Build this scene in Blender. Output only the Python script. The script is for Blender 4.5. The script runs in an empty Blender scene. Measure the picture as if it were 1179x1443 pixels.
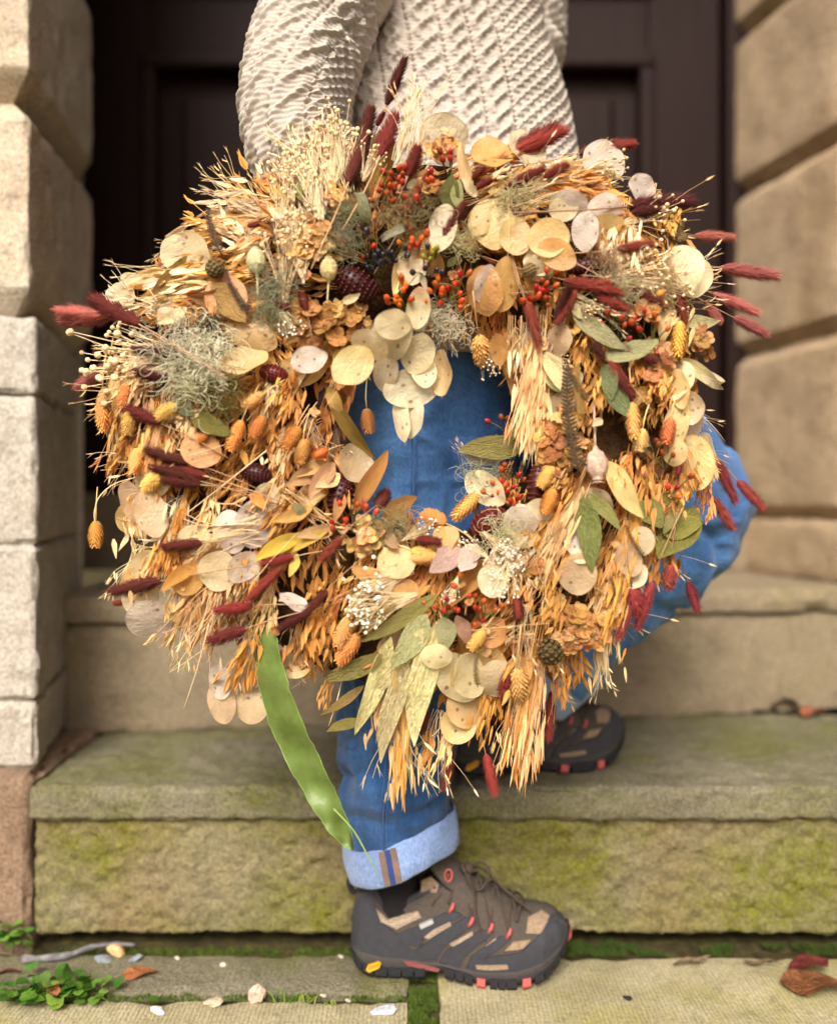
import bpy, bmesh, math, random
import numpy as np
from mathutils import Vector, Matrix

random.seed(7); rng = np.random.default_rng(7)
SC = bpy.context.scene
COL = SC.collection

# ------------------------------------------------------------------ camera, sky, sun, exposure
F, CH, HZ = 1200.0, 0.622, 700.0        # focal length in photo pixels, eye height, horizon row
cam_d = bpy.data.cameras.new('camera'); cam = bpy.data.objects.new('camera', cam_d); COL.objects.link(cam)
cam.location = (0, 0, CH); cam.rotation_euler = (math.radians(90), 0, 0)
cam_d.sensor_fit = 'HORIZONTAL'; cam_d.sensor_width = 36.0; cam_d.lens = 36.0 * F / 1179.0
cam_d.shift_y = (HZ - 721.5) / 1179.0
cam_d.clip_start = 0.02; cam_d.clip_end = 200
cam_d.dof.use_dof = True; cam_d.dof.focus_distance = 0.97; cam_d.dof.aperture_fstop = 1.55; cam_d.dof.aperture_blades = 0
SC.camera = cam
SUN_EL, SUN_AZ = math.radians(42), math.radians(192)   # azimuth from +Y clockwise: behind the camera, a little to the left
world = bpy.data.worlds.new('World'); SC.world = world; world.use_nodes = True
wn = world.node_tree; wn.nodes.clear()
sky = wn.nodes.new('ShaderNodeTexSky'); sky.sky_type = 'NISHITA'; sky.sun_disc = False
sky.sun_elevation = SUN_EL; sky.sun_rotation = SUN_AZ; sky.air_density = 0.2; sky.dust_density = 9.0; sky.ozone_density = 0.0
bg = wn.nodes.new('ShaderNodeBackground'); bg.inputs['Strength'].default_value = 0.105
wo = wn.nodes.new('ShaderNodeOutputWorld')
wn.links.new(sky.outputs[0], bg.inputs[0]); wn.links.new(bg.outputs[0], wo.inputs[0])
sun_d = bpy.data.lights.new('sun', 'SUN'); sun = bpy.data.objects.new('sun', sun_d); COL.objects.link(sun)
sun_d.energy = 2.35; sun_d.angle = math.radians(24); sun_d.color = (1.0, 0.965, 0.92)
sd = Vector((math.sin(SUN_AZ) * math.cos(SUN_EL), math.cos(SUN_AZ) * math.cos(SUN_EL), math.sin(SUN_EL)))
sun.rotation_euler = sd.to_track_quat('Z', 'Y').to_euler(); sun.location = sd * 6
vs = SC.view_settings
SC.display_settings.display_device = 'sRGB'; vs.view_transform = 'Standard'; vs.look = 'None'; vs.exposure = 0.72; vs.gamma = 1.0; vs.use_curve_mapping = False
SC.render.engine = 'CYCLES'; SC.cycles.use_denoising = True; SC.cycles.use_adaptive_sampling = True; SC.cycles.adaptive_threshold = 0.03
SC.cycles.max_bounces = 8; SC.cycles.diffuse_bounces = 4; SC.cycles.glossy_bounces = 3; SC.cycles.transmission_bounces = 6; SC.cycles.transparent_max_bounces = 8
SC.cycles.caustics_reflective = False; SC.cycles.caustics_refractive = False

# ------------------------------------------------------------------ helpers
def at(px, py, Y):
    """The point at distance Y that the photograph shows at (px, py)."""
    return Vector(((px - 589.5) * Y / F, Y, CH - (py - HZ) * Y / F))
def lin(h):
    v = [int(h[i:i+2], 16) / 255 for i in (0, 2, 4)]
    return tuple(c / 12.92 if c <= 0.04045 else ((c + 0.055) / 1.055) ** 2.4 for c in v)

def _h(ix, iy, iz, seed):
    n = (ix * 374761393 + iy * 668265263 + iz * 2147483647 + seed * 974634777) & 0xffffffff
    n = ((n ^ (n >> 13)) * 1274126177) & 0xffffffff
    n = ((n ^ (n >> 16)) * 2246822519) & 0xffffffff
    return ((n ^ (n >> 15)) & 0xffffff) / 0xffffff
def vnoise(p, seed=0):
    p = np.asarray(p, float); i = np.floor(p).astype(np.int64); f = p - i; f = f * f * (3 - 2 * f)
    out = 0
    for dx in (0, 1):
        for dy in (0, 1):
            for dz in (0, 1):
                w = (f[:, 0] if dx else 1 - f[:, 0]) * (f[:, 1] if dy else 1 - f[:, 1]) * (f[:, 2] if dz else 1 - f[:, 2])
                out = out + w * _h(i[:, 0] + dx, i[:, 1] + dy, i[:, 2] + dz, seed)
    return out * 2 - 1
def fbm(p, octaves=4, seed=0, gain=0.5):
    p = np.asarray(p, float); o = 0; a = 1
    for k in range(octaves):
        o = o + a * vnoise(p, seed + k); p = p * 2.03 + 7.1; a *= gain
    return o

class MB:
    def __init__(s): s.v = []; s.f = []; s.m = []
    def add(s, vs_, fs, mi=0):
        b = len(s.v); s.v.extend([tuple(x) for x in vs_]); s.f.extend([tuple(i + b for i in f) for f in fs]); s.m.extend([mi] * len(fs))
    def tube(s, pts, radii, n=5, mi=0, cap=True):
        pts = [Vector(p) for p in pts]
        if not hasattr(radii, '__len__'): radii = [radii] * len(pts)
        vs_, fs = [], []
        prev = None
        for k, p in enumerate(pts):
            t = (pts[min(k + 1, len(pts) - 1)] - pts[max(k - 1, 0)])
            t = t.normalized() if t.length > 1e-9 else Vector((0, 0, 1))
            a = prev - t * prev.dot(t) if prev is not None else t.orthogonal()
            a = a.normalized() if a.length > 1e-6 else t.orthogonal().normalized()
            prev = a; b = t.cross(a)
            for j in range(n):
                q = 2 * math.pi * j / n
                vs_.append(p + (a * math.cos(q) + b * math.sin(q)) * radii[k])
        for k in range(len(pts) - 1):
            for j in range(n):
                fs.append((k * n + j, k * n + (j + 1) % n, (k + 1) * n + (j + 1) % n, (k + 1) * n + j))
        if cap: fs.append(tuple(range(n))[::-1]); fs.append(tuple(range((len(pts) - 1) * n, len(pts) * n)))
        s.add(vs_, fs, mi)
    def ell(s, c, r, nu=8, nv=6, R=None, mi=0, fn=None):
        c = Vector(c); vs_, fs = [], []
        for i in range(nv + 1):
            ph = math.pi * i / nv
            for j in range(nu):
                th = 2 * math.pi * j / nu
                d = Vector((math.cos(ph), math.sin(ph) * math.cos(th), math.sin(ph) * math.sin(th)))
                k = fn(ph, th) if fn else 1
                p = Vector((d.x * r[0], d.y * r[1] * k, d.z * r[2] * k))
                vs_.append(c + (R @ p if R else p))
        for i in range(nv):
            for j in range(nu):
                fs.append((i * nu + j, (i + 1) * nu + j, (i + 1) * nu + (j + 1) % nu, i * nu + (j + 1) % nu))
        s.add(vs_, fs, mi)
    def blade(s, pts, ws, side, cup=0.0, cols=3, mi=0):
        """A strip of leaf along pts, ws wide, side = its width direction, cup lifts the edges."""
        pts = [Vector(p) for p in pts]; vs_, fs = [], []
        for k, p in enumerate(pts):
            t = (pts[min(k + 1, len(pts) - 1)] - pts[max(k - 1, 0)]).normalized()
            sd_ = side[k] if isinstance(side, list) else Vector(side)
            sd_ = (sd_ - t * sd_.dot(t)).normalized(); nn = t.cross(sd_)
            for j in range(cols):
                u = j / (cols - 1) * 2 - 1
                vs_.append(p + sd_ * u * ws[k] + nn * cup * ws[k] * abs(u))
        for k in range(len(pts) - 1):
            for j in range(cols - 1):
                a = k * cols + j; fs.append((a, a + 1, a + cols + 1, a + cols))
        s.add(vs_, fs, mi)
    def mesh(s, name, mats, smooth=True):
        me = bpy.data.meshes.new(name); me.from_pydata([tuple(v) for v in s.v], [], s.f)
        for m in (mats if isinstance(mats, (list, tuple)) else [mats]): me.materials.append(m)
        if len(me.materials) > 1: me.polygons.foreach_set('material_index', s.m)
        if smooth: me.polygons.foreach_set('use_smooth', [True] * len(me.polygons))
        me.update(); return me

def link(name, data, parent=None, M=None, base=None, color=None):
    o = bpy.data.objects.new(name, data); COL.objects.link(o)
    if parent is not None:
        o.parent = parent
        if base is not None: o.matrix_parent_inverse = Matrix.Translation(-Vector(base))
    if M is not None: o.matrix_basis = M
    if color is not None: o.color = (*color[:3], 1)
    return o
def tag(o, label=None, cat=None, group=None, kind=None):
    if label: o['label'] = label
    if cat: o['category'] = cat
    if group: o['group'] = group
    if kind: o['kind'] = kind
    return o
def empty(name, loc): 
    o = bpy.data.objects.new(name, None); COL.objects.link(o); o.location = loc; o.empty_display_size = 0.05; return o
def np_mesh(name, V, Fq, mat, smooth=True):
    me = bpy.data.meshes.new(name); V = np.asarray(V, np.float32); Fq = np.asarray(Fq, np.int32)
    me.vertices.add(len(V)); me.vertices.foreach_set('co', V.ravel())
    n, k = Fq.shape
    me.loops.add(n * k); me.loops.foreach_set('vertex_index', Fq.ravel())
    me.polygons.add(n); me.polygons.foreach_set('loop_start', np.arange(0, n * k, k, dtype=np.int32))
    me.materials.append(mat); me.update(calc_edges=True); me.validate()
    if smooth: me.polygons.foreach_set('use_smooth', np.ones(n, bool))
    me.update(); return me
def grid_faces(nr, nc, wrap=False):
    r = np.arange(nr - 1)[:, None]; c = np.arange(nc if wrap else nc - 1)[None, :]; c2 = (c + 1) % nc
    return np.stack([(r * nc + c), (r * nc + c2), ((r + 1) * nc + c2), ((r + 1) * nc + c)], -1).reshape(-1, 4)

def block(name, foot, z0, z1, mat, res=0.014, r=0.004, cham=0.0, rough=0.0015, fscale=30, seed=0, dig=0.0, parent=None, drop=0.0, csides='lr'):
    """A stone block on a four-cornered footprint: worn rounded edges, chamfered joints, uneven faces."""
    f = np.array(foot, float); Lx = max(np.linalg.norm(f[1] - f[0]), np.linalg.norm(f[2] - f[3])); Ly = max(np.linalg.norm(f[3] - f[0]), np.linalg.norm(f[2] - f[1])); Lz = z1 - z0
    n = [max(2, min(400, int(L / res))) for L in (Lx, Ly, Lz)]
    idx = {}; V = []; FQ = []
    def vid(i, j, k):
        q = (i, j, k)
        if q not in idx: idx[q] = len(V); V.append((i / n[0] * Lx, j / n[1] * Ly, k / n[2] * Lz))
        return idx[q]
    for (a, b, c) in ((0, 1, 2), (1, 2, 0), (2, 0, 1)):
        for side in (0, n[c]):
            for i in range(n[a]):
                for j in range(n[b]):
                    q = []
                    for (di, dj) in ((0, 0), (1, 0), (1, 1), (0, 1)):
                        t = [0, 0, 0]; t[a] = i + di; t[b] = j + dj; t[c] = side; q.append(vid(*t))
                    FQ.append(q if side else q[::-1])
    V = np.array(V); L = np.array([Lx, Ly, Lz])
    rr = np.minimum(r, L / 2.01)
    inner = np.clip(V, rr, L - rr); d = V - inner; dl = np.linalg.norm(d, axis=1, keepdims=True); dl[dl == 0] = 1
    nrm = d / dl; V = inner + nrm * r
    if cham:
        ins = np.maximum(0, np.maximum(cham - V[:, 2], cham - (L[2] - V[:, 2])))
        V[:, 0] = np.clip(V[:, 0], ins * ('l' in csides), L[0] - ins * ('r' in csides)); V[:, 1] = np.maximum(V[:, 1], ins)
    u = V[:, 0:1] / Lx; w = V[:, 1:2] / Ly
    xy = (f[0] * (1 - u) + f[1] * u) * (1 - w) + (f[3] * (1 - u) + f[2] * u) * w
    P = np.concatenate([xy, V[:, 2:3] + z0], 1)
    nz = fbm(P * fscale, 4, seed) * rough
    if dig: nz = nz - dig * np.maximum(0, fbm(P * 9, 3, seed + 9) - 0.15)
    edge = np.sum(np.abs(nrm) > 0.3, axis=1) > 1
    nz = nz - edge * np.maximum(0, fbm(P * 38, 3, seed + 5)) * r * 1.1
    P = P + nrm * nz[:, None]
    if drop: P[:, 2] -= drop * np.maximum(0, fbm(P * 4, 2, seed + 3))
    me = np_mesh(name, P, FQ, mat); me.set_sharp_from_angle(angle=math.radians(22)); return link(name, me, parent)

# ------------------------------------------------------------------ materials
class NT:
    def __init__(s, name):
        s.m = bpy.data.materials.new(name); s.m.use_nodes = True; s.t = s.m.node_tree; s.t.nodes.clear()
        s.o = s.n('OutputMaterial')
    def n(s, ty, **kw):
        q = s.t.nodes.new('ShaderNode' + ty)
        for k, v in kw.items():
            if k in q.inputs: s.set(q.inputs[k], v)
            else: setattr(q, k, v)
        return q
    def set(s, i, v):
        if isinstance(v, bpy.types.NodeSocket): s.t.links.new(v, i)
        elif isinstance(v, bpy.types.Node): s.t.links.new(v.outputs[0], i)
        else:
            if hasattr(i.default_value, '__len__') and len(i.default_value) == 4 and len(v) == 3: v = (*v, 1)
            i.default_value = v
    def pos(s, scale=1.0, kind='pos', stretch=None):
        if kind == 'pos': c = s.n('NewGeometry').outputs['Position']
        elif kind == 'obj': c = s.n('TexCoord').outputs['Object']
        else: c = kind
        if stretch:
            m = s.n('Mapping'); s.set(m.inputs['Vector'], c); m.inputs['Scale'].default_value = stretch; c = m.outputs[0]
        return c
    def noise(s, scale, detail=4, rough=0.6, vec=None, out='Fac', dist=0.0):
        q = s.n('TexNoise'); q.inputs['Scale'].default_value = scale; q.inputs['Detail'].default_value = detail; q.inputs['Roughness'].default_value = rough; q.inputs['Distortion'].default_value = dist
        s.set(q.inputs['Vector'], vec if vec is not None else s.pos()); return q.outputs[out]
    def ramp(s, fac, stops):
        q = s.n('ValToRGB'); s.set(q.inputs[0], fac); e = q.color_ramp.elements
        while len(e) < len(stops): e.new(0.5)
        for k, (p, c) in enumerate(stops):
            e[k].position = p; c = c if hasattr(c, '__len__') else (c, c, c); e[k].color = (*c[:3], 1)
        return q.outputs[0]
    def mix(s, fac, a, b, mode='MIX'):
        q = s.n('Mix', data_type='RGBA', blend_type=mode); s.set(q.inputs[0], fac); s.set(q.inputs[6], a); s.set(q.inputs[7], b); return q.outputs[2]
    def math(s, op, a, b=0.0, c=None):
        q = s.n('Math', operation=op); s.set(q.inputs[0], a); s.set(q.inputs[1], b)
        if c is not None: s.set(q.inputs[2], c)
        return q.outputs[0]
    def bump(s, h, strength=0.3, dist=0.002, prev=None):
        q = s.n('Bump'); q.inputs['Strength'].default_value = strength; q.inputs['Distance'].default_value = dist; s.set(q.inputs['Height'], h)
        if prev is not None: s.set(q.inputs['Normal'], prev)
        return q.outputs[0]
    def bsdf(s, col, rough=0.7, normal=None, spec=0.4, sheen=0.0, trans=0.0, tcol=None, alpha=None, metal=0.0):
        q = s.n('BsdfPrincipled'); s.set(q.inputs['Base Color'], col); s.set(q.inputs['Roughness'], rough); q.inputs['Specular IOR Level'].default_value = spec; q.inputs['Metallic'].default_value = metal
        if normal is not None: s.set(q.inputs['Normal'], normal)
        if sheen: q.inputs['Sheen Weight'].default_value = sheen; q.inputs['Sheen Roughness'].default_value = 0.5
        out = q.outputs[0]
        if trans:
            tr = s.n('BsdfTranslucent'); s.set(tr.inputs[0], tcol if tcol is not None else col)
            mx = s.n('MixShader'); mx.inputs[0].default_value = trans; s.t.links.new(out, mx.inputs[1]); s.t.links.new(tr.outputs[0], mx.inputs[2]); out = mx.outputs[0]
        if alpha is not None:
            tp = s.n('BsdfTransparent'); mx = s.n('MixShader'); s.set(mx.inputs[0], alpha); s.t.links.new(tp.outputs[0], mx.inputs[1]); s.t.links.new(out, mx.inputs[2]); out = mx.outputs[0]
        s.t.links.new(out, s.o.inputs[0]); return s.m
    def hsv(s, col, h=0.5, sat=1.0, val=1.0):
        q = s.n('HueSaturation'); s.set(q.inputs['Hue'], h); s.set(q.inputs['Saturation'], sat); s.set(q.inputs['Value'], val); s.set(q.inputs['Color'], col); return q.outputs[0]

def stone_mat(name, a, b, dark, algae=0.0, acol='6f6a1e', fine=260, pit=0.75, algae_lo=0.5, strata=None, warm=None):
    t = NT(name); P = t.pos()
    c = t.ramp(t.noise(5, 3, 0.6, P), [(0.3, lin(a)), (0.7, lin(b))])
    if warm: c = t.mix(t.ramp(t.noise(3.1, 3, 0.5, t.pos(stretch=(1.3, 1, 0.8))), [(0.5, 0), (0.7, 0.55)]), c, lin(warm))
    c = t.mix(t.ramp(t.noise(17, 4, 0.7, P), [(0.5, 0), (0.75, 0.55)]), c, lin(dark))
    if algae:
        f = t.ramp(t.noise(4.3, 3, 0.62, t.pos(stretch=(1, 1, 1.4)), dist=0.4), [(algae_lo, 0), (algae_lo + 0.2, 1)])
        f2 = t.math('MULTIPLY', f, t.ramp(t.noise(70, 2, 0.7, P), [(0.3, 0.35), (0.62, 1)]))
        c = t.mix(t.math('MULTIPLY', f2, algae), c, lin(acol))
    g = t.noise(fine, 3, 0.7, P)
    c = t.mix(1.0, c, t.ramp(g, [(0.3, 0.5), (0.7, 1.42)]), 'MULTIPLY')
    v = t.n('TexVoronoi'); v.inputs['Scale'].default_value = 120; t.set(v.inputs['Vector'], P)
    c = t.mix(t.ramp(v.outputs['Distance'], [(0.02, 0.5), (0.12, 0)]), c, lin('c9bfa6'))
    h = t.math('ADD', t.noise(90, 3, 0.7, P), t.math('MULTIPLY', g, 0.5))
    nb = t.bump(h, pit, 0.006)
    return t.bsdf(c, 0.92, nb, 0.2)
M = {}
M['stone_pillar'] = stone_mat('sandstone_pale', 'b8ab96', 'c8bda9', '988a74', 0.25, '8a7f4a', warm='b5946a')
M['stone_grey'] = stone_mat('sandstone_grey', 'a69e92', 'bab2a5', '827a6c', 0.3, '7d7744')
M['stone_brown'] = stone_mat('sandstone_brown', '7a6552', '8e7661', '5d4d3d', 0.5, '646022')
M['stone_right'] = stone_mat('sandstone_honey', 'a99476', 'b8a284', '85715a', 0.15, '7a7040', warm='a58662')
M['step'] = stone_mat('step_sandstone', '6f664a', '827a5c', '474028', 0.85, '62620f', algae_lo=0.40, warm='7c6843')
M['step_top'] = stone_mat('tread_sandstone', '6a6550', '7b7661', '4a4532', 0.75, '5c5e1c', algae_lo=0.44)
M['step_back'] = stone_mat('upper_step_sandstone', '84775f', '93846c', '655848', 0.35, '77703a', algae_lo=0.5)
def flag():
    t = NT('flagstone'); P = t.pos()
    c = t.ramp(t.noise(6, 5, 0.6, P), [(0.3, lin('8f8663')), (0.7, lin('aaa182'))])
    c = t.mix(t.ramp(t.noise(4.3, 5, 0.6, P), [(0.5, 0), (0.68, 0.75)]), c, lin('8d8728'))
    c = t.mix(t.ramp(t.noise(28, 5, 0.7, P), [(0.52, 0), (0.72, 0.6)]), c, lin('6d6545'))
    w = t.n('TexWave', wave_type='BANDS', bands_direction='X'); w.inputs['Scale'].default_value = 58; w.inputs['Distortion'].default_value = 3.0; w.inputs['Detail Scale'].default_value = 2.5; t.set(w.inputs['Vector'], P)
    c = t.mix(1.0, c, t.ramp(t.noise(200, 3, 0.7, P), [(0.3, 0.7), (0.7, 1.25)]), 'MULTIPLY')
    h = t.math('ADD', t.math('MULTIPLY', w.outputs['Fac'], 0.5), t.noise(120, 5, 0.7, P))
    return t.bsdf(c, 0.93, t.bump(h, 0.6, 0.003), 0.2)
M['flag'] = flag()
def simple(name, col, rough=0.6, var=0.25, nscale=60, bump=0.2, bdist=0.001, spec=0.4, sheen=0.0, metal=0.0):
    t = NT(name); c0 = lin(col) if isinstance(col, str) else col
    f = t.noise(nscale, 4, 0.65, t.pos(kind='obj'))
    c = t.mix(1.0, c0, t.ramp(f, [(0.3, 1 - var), (0.7, 1 + var)]), 'MULTIPLY')
    return t.bsdf(c, rough, t.bump(f, bump, bdist), spec, sheen, metal=metal)
def soil():
    t = NT('dark_soil'); P = t.pos()
    c = t.ramp(t.noise(60, 6, 0.7, P), [(0.3, lin('2b2417')), (0.55, lin('4b4428')), (0.75, lin('5f5a2a'))])
    return t.bsdf(c, 0.95, t.bump(t.noise(120, 6, 0.7, P), 1.0, 0.006), 0.15)
M['soil'] = soil()
def door_paint():
    t = NT('door_paint'); P = t.pos(stretch=(1, 1, 0.12))
    g = t.noise(38, 5, 0.6, P)
    c = t.mix(1.0, lin('1e100b'), t.ramp(g, [(0.3, 0.8), (0.7, 1.2)]), 'MULTIPLY')
    return t.bsdf(c, 0.6, t.bump(g, 0.15, 0.002), 0.12)
M['door'] = door_paint()

# ------------------------------------------------------------------ setting: pavement, steps, doorway
def box(name, x0, x1, y0, y1, z0, z1, mat, bev=0.004, parent=None, seg=2):
    bm = bmesh.new(); bmesh.ops.create_cube(bm, size=1)
    for v in bm.verts: v.co = Vector(((x0 + x1) / 2 + v.co.x * (x1 - x0), (y0 + y1) / 2 + v.co.y * (y1 - y0), (z0 + z1) / 2 + v.co.z * (z1 - z0)))
    if bev: bmesh.ops.bevel(bm, geom=bm.edges[:], offset=bev, segments=seg, affect='EDGES', profile=0.5)
    me = bpy.data.meshes.new(name); bm.to_mesh(me); bm.free(); me.materials.append(mat); return link(name, me, parent)
rect = lambda x0, x1, y0, y1: [(x0, y0), (x1, y0), (x1, y1), (x0, y1)]

# bare earth under the paving and out to the street behind the camera
g = MB(); g.add([(-30, -30, -.008), (30, -30, -.008), (30, 30, -.008), (-30, 30, -.008)], [(0, 1, 2, 3)])
tag(link('ground', g.mesh('ground', M['soil'])), kind='structure')
pav = tag(empty('pavement', (0, 1, 0)), kind='structure')
def flagstone(x0, x1, y0, y1, seed, tz=0.0):
    o = block('flagstone', rect(x0, x1, y0, y1), -.06, tz, M['flag'] if seed != 1 else M['step_top'], res=0.012, r=0.005, rough=0.0016, fscale=22, seed=seed)
    o.parent = pav; o.matrix_parent_inverse = Matrix.Translation((0, -1, 0)); return o
flagstone(-1.6, -.012, 1.062, 1.150, 1, 0.004)
flagstone(-.66, -.012, .42, 1.052, 2, 0.0); flagstone(-1.5, -.668, .42, 1.050, 3, -.002)
flagstone(.024, .80, .55, 1.150, 4, 0.0); flagstone(.808, 1.7, .55, 1.152, 5, .002)
for k, (a, b) in enumerate(((-1.5, -.5), (-.49, .35), (.358, 1.2))): flagstone(a, b, -.30, .41 if k == 0 else .54 if k == 2 else .41, 6 + k, -.001)

st = tag(empty('lower_step', (0.3, 1.3, 0)), kind='structure')
def kid(o, p): o.parent = p; o.matrix_parent_inverse = Matrix.Translation(-Vector(p.location)); return o
kid(block('riser_stone', rect(-.532, .62, 1.178, 1.44), .016, .1765, M['step'], res=0.0042, r=0.006, rough=0.0036, fscale=80, seed=11, dig=0.006), st)
kid(block('riser_stone', rect(.622, 1.7, 1.179, 1.44), .014, .1765, M['step'], res=0.012, r=0.006, rough=0.003, seed=12), st)
kid(block('tread_slab', rect(-.535, .93, 1.1655, 1.56), .1775, .2235, M['step_top'], res=0.0055, r=0.008, rough=0.0028, fscale=48, seed=13), st)
kid(block('tread_slab', rect(.934, 1.7, 1.166, 1.56), .1775, .2235, M['step_top'], res=0.014, r=0.007, rough=0.0020, seed=14), st)
us = tag(empty('upper_step', (0.3, 1.6, .2)), kind='structure')
uy = lambda x: 1.42 + .119 * (x + .604)
kid(block('riser_stone', [(-.64, uy(-.64)), (.30, uy(.30)), (.30, 2.0), (-.64, 2.0)], .2235, .408, M['step_back'], res=0.014, r=0.006, rough=0.003, seed=21), us)
kid(block('riser_stone', [(.304, uy(.304)), (1.7, uy(1.7)), (1.7, 2.0), (.304, 2.0)], .2235, .408, M['step_back'], res=0.016, r=0.006, rough=0.003, seed=22), us)
kid(block('tread_slab', [(-.64, uy(-.64) - .014), (1.7, uy(1.7) - .014), (1.7, 2.2), (-.64, 2.2)], .409, .455, M['step_back'], res=0.02, r=0.009, rough=0.002, seed=23), us)
th = tag(empty('threshold_step', (0, 1.95, .45)), kind='structure')
kid(block('riser_stone', rect(-.86, .74, 1.90, 2.3), .4555, .628, M['step_back'], res=0.02, r=0.010, rough=0.002, seed=24), th)

pil = tag(empty('stone_pillar', (-.9, 1.35, 0)), 'pale sandstone door pillar with deep chamfered joints beside the lower step', 'pillar', kind='thing')
up = [(-1.5, 1.2), (-.549, 1.2), (-.589, 1.54), (-1.5, 1.54)]
lo = [(-1.5, 1.202), (-.539, 1.202), (-.616, 1.54), (-1.5, 1.54)]
def pb(foot, z0, z1, mat, seed, **k): kid(block('stone_block', foot, z0, z1, M[mat], seed=seed, **k), pil)
pb([(-1.5, 1.172), (-.5365, 1.172), (-.5365, 1.56), (-1.5, 1.56)], -.02, .2345, 'stone_brown', 31, res=0.009, r=.012, rough=.004, fscale=22)
for k, (a, b) in enumerate(((.2355, .332), (.334, .553), (.555, .766), (.768, .878))):
    pb(lo, a, b, 'stone_grey', 32 + k, res=0.0075, r=.008, rough=.0028, fscale=34, cham=0.002)
for k, (a, b) in enumerate(((.88, 1.19), (1.191, 1.52), (1.521, 1.85), (1.851, 2.3))):
    pb(up, a, b, 'stone_pillar', 38 + k, res=0.0075 if k < 2 else .02, r=.004, rough=.0026, fscale=30, cham=0.034, csides='r')
kid(block('stone_block', [(-1.5, 1.543), (-.606, 1.543), (-.84, 2.1), (-1.5, 2.1)], .41, 2.3, M['stone_pillar'], res=.03, seed=44), pil)

rw = tag(empty('stone_wall', (1.2, 1.8, .4)), 'honey sandstone wall of large chamfered blocks flanking the door above the upper step', 'wall', kind='thing')
rf = [(.797, 1.615), (1.8, 1.72), (1.8, 2.35), (.640, 2.25)]
for k, (a, b) in enumerate(((.456, .576), (.577, .942), (.943, 1.309), (1.310, 1.668), (1.669, 2.03), (2.031, 2.3))):
    kid(block('stone_block', rf if k else [(.80, 1.62), (1.8, 1.725), (1.8, 2.35), (.645, 2.255)], a, b, M['stone_right'], seed=50 + k, res=.014, r=.005, rough=.003, fscale=18, cham=.030 if k else .006, csides='l'), rw)
tag(block('unseen_wall_above', [(-1.8, 1.25), (1.8, 1.7), (1.8, 2.4), (-1.8, 2.4)], 2.301, 3.4, M['stone_right'], res=.08, seed=60), kind='structure')  # unseen wall added over the doorway to keep skylight off the door

# the double door, far back in the recess
dr = tag(empty('panelled_door', (0, 1.97, .628)), 'dark maroon brown painted double door with raised panels behind the person', 'door', kind='thing')
def dbox(*a, **k): kid(box(*a, **k), dr)
DY = 1.97
for x0, x1 in ((-.86, -.795), (.70, .765)): dbox('door_frame', x0, x1, 1.93, 2.05, .63, 2.32, M['door'], bev=.006)
dbox('door_frame', -.795, .70, 1.93, 2.05, 2.25, 2.32, M['door'], bev=.006)
for (a, b) in ((-.792, -.052), (-.044, .697)):
    w = b - a; pa, pb_ = a + .165, b - .10
    if a > -.3: pa, pb_ = a + .10, b - .165
    for x0, x1 in ((a, pa), (pb_, b)): dbox('stile', x0, x1, DY, DY + .05, .632, 2.245, M['door'], bev=.004)
    for z0, z1 in ((.632, .80), (1.63, 1.80), (2.14, 2.245)): dbox('rail', pa + .001, pb_ - .001, DY + .001, DY + .049, z0, z1, M['door'], bev=.004)
    for z0, z1 in ((.80, 1.63), (1.80, 2.14)):
        for (x0, x1, q0, q1) in ((pa - .012, pb_ + .012, z1 - .022, z1 + .016), (pa - .012, pb_ + .012, z0 - .016, z0 + .022)): dbox('moulding', x0, x1, DY - .022, DY + .02, q0, q1, M['door'], bev=.010)
        for x0, x1 in ((pa - .012, pa + .024), (pb_ - .024, pb_ + .012)): dbox('moulding', x0, x1, DY - .0215, DY + .02, z0 + .02, z1 - .02, M['door'], bev=.010)
        dbox('panel', pa + .02, pb_ - .02, DY + .028, DY + .048, z0 + .015, z1 - .015, M['door'], bev=.002)
        dbox('panel', pa + .075, pb_ - .075, DY + .004, DY + .040, z0 + .07, z1 - .07, M['door'], bev=.014, seg=1)
dbox('backing_board', -.80, .71, DY + .052, DY + .08, .63, 2.25, M['door'], bev=0)
dbox('meeting_bead', -.058, -.030, DY - .012, DY + .01, .632, 2.245, M['door'], bev=.006)

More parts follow.
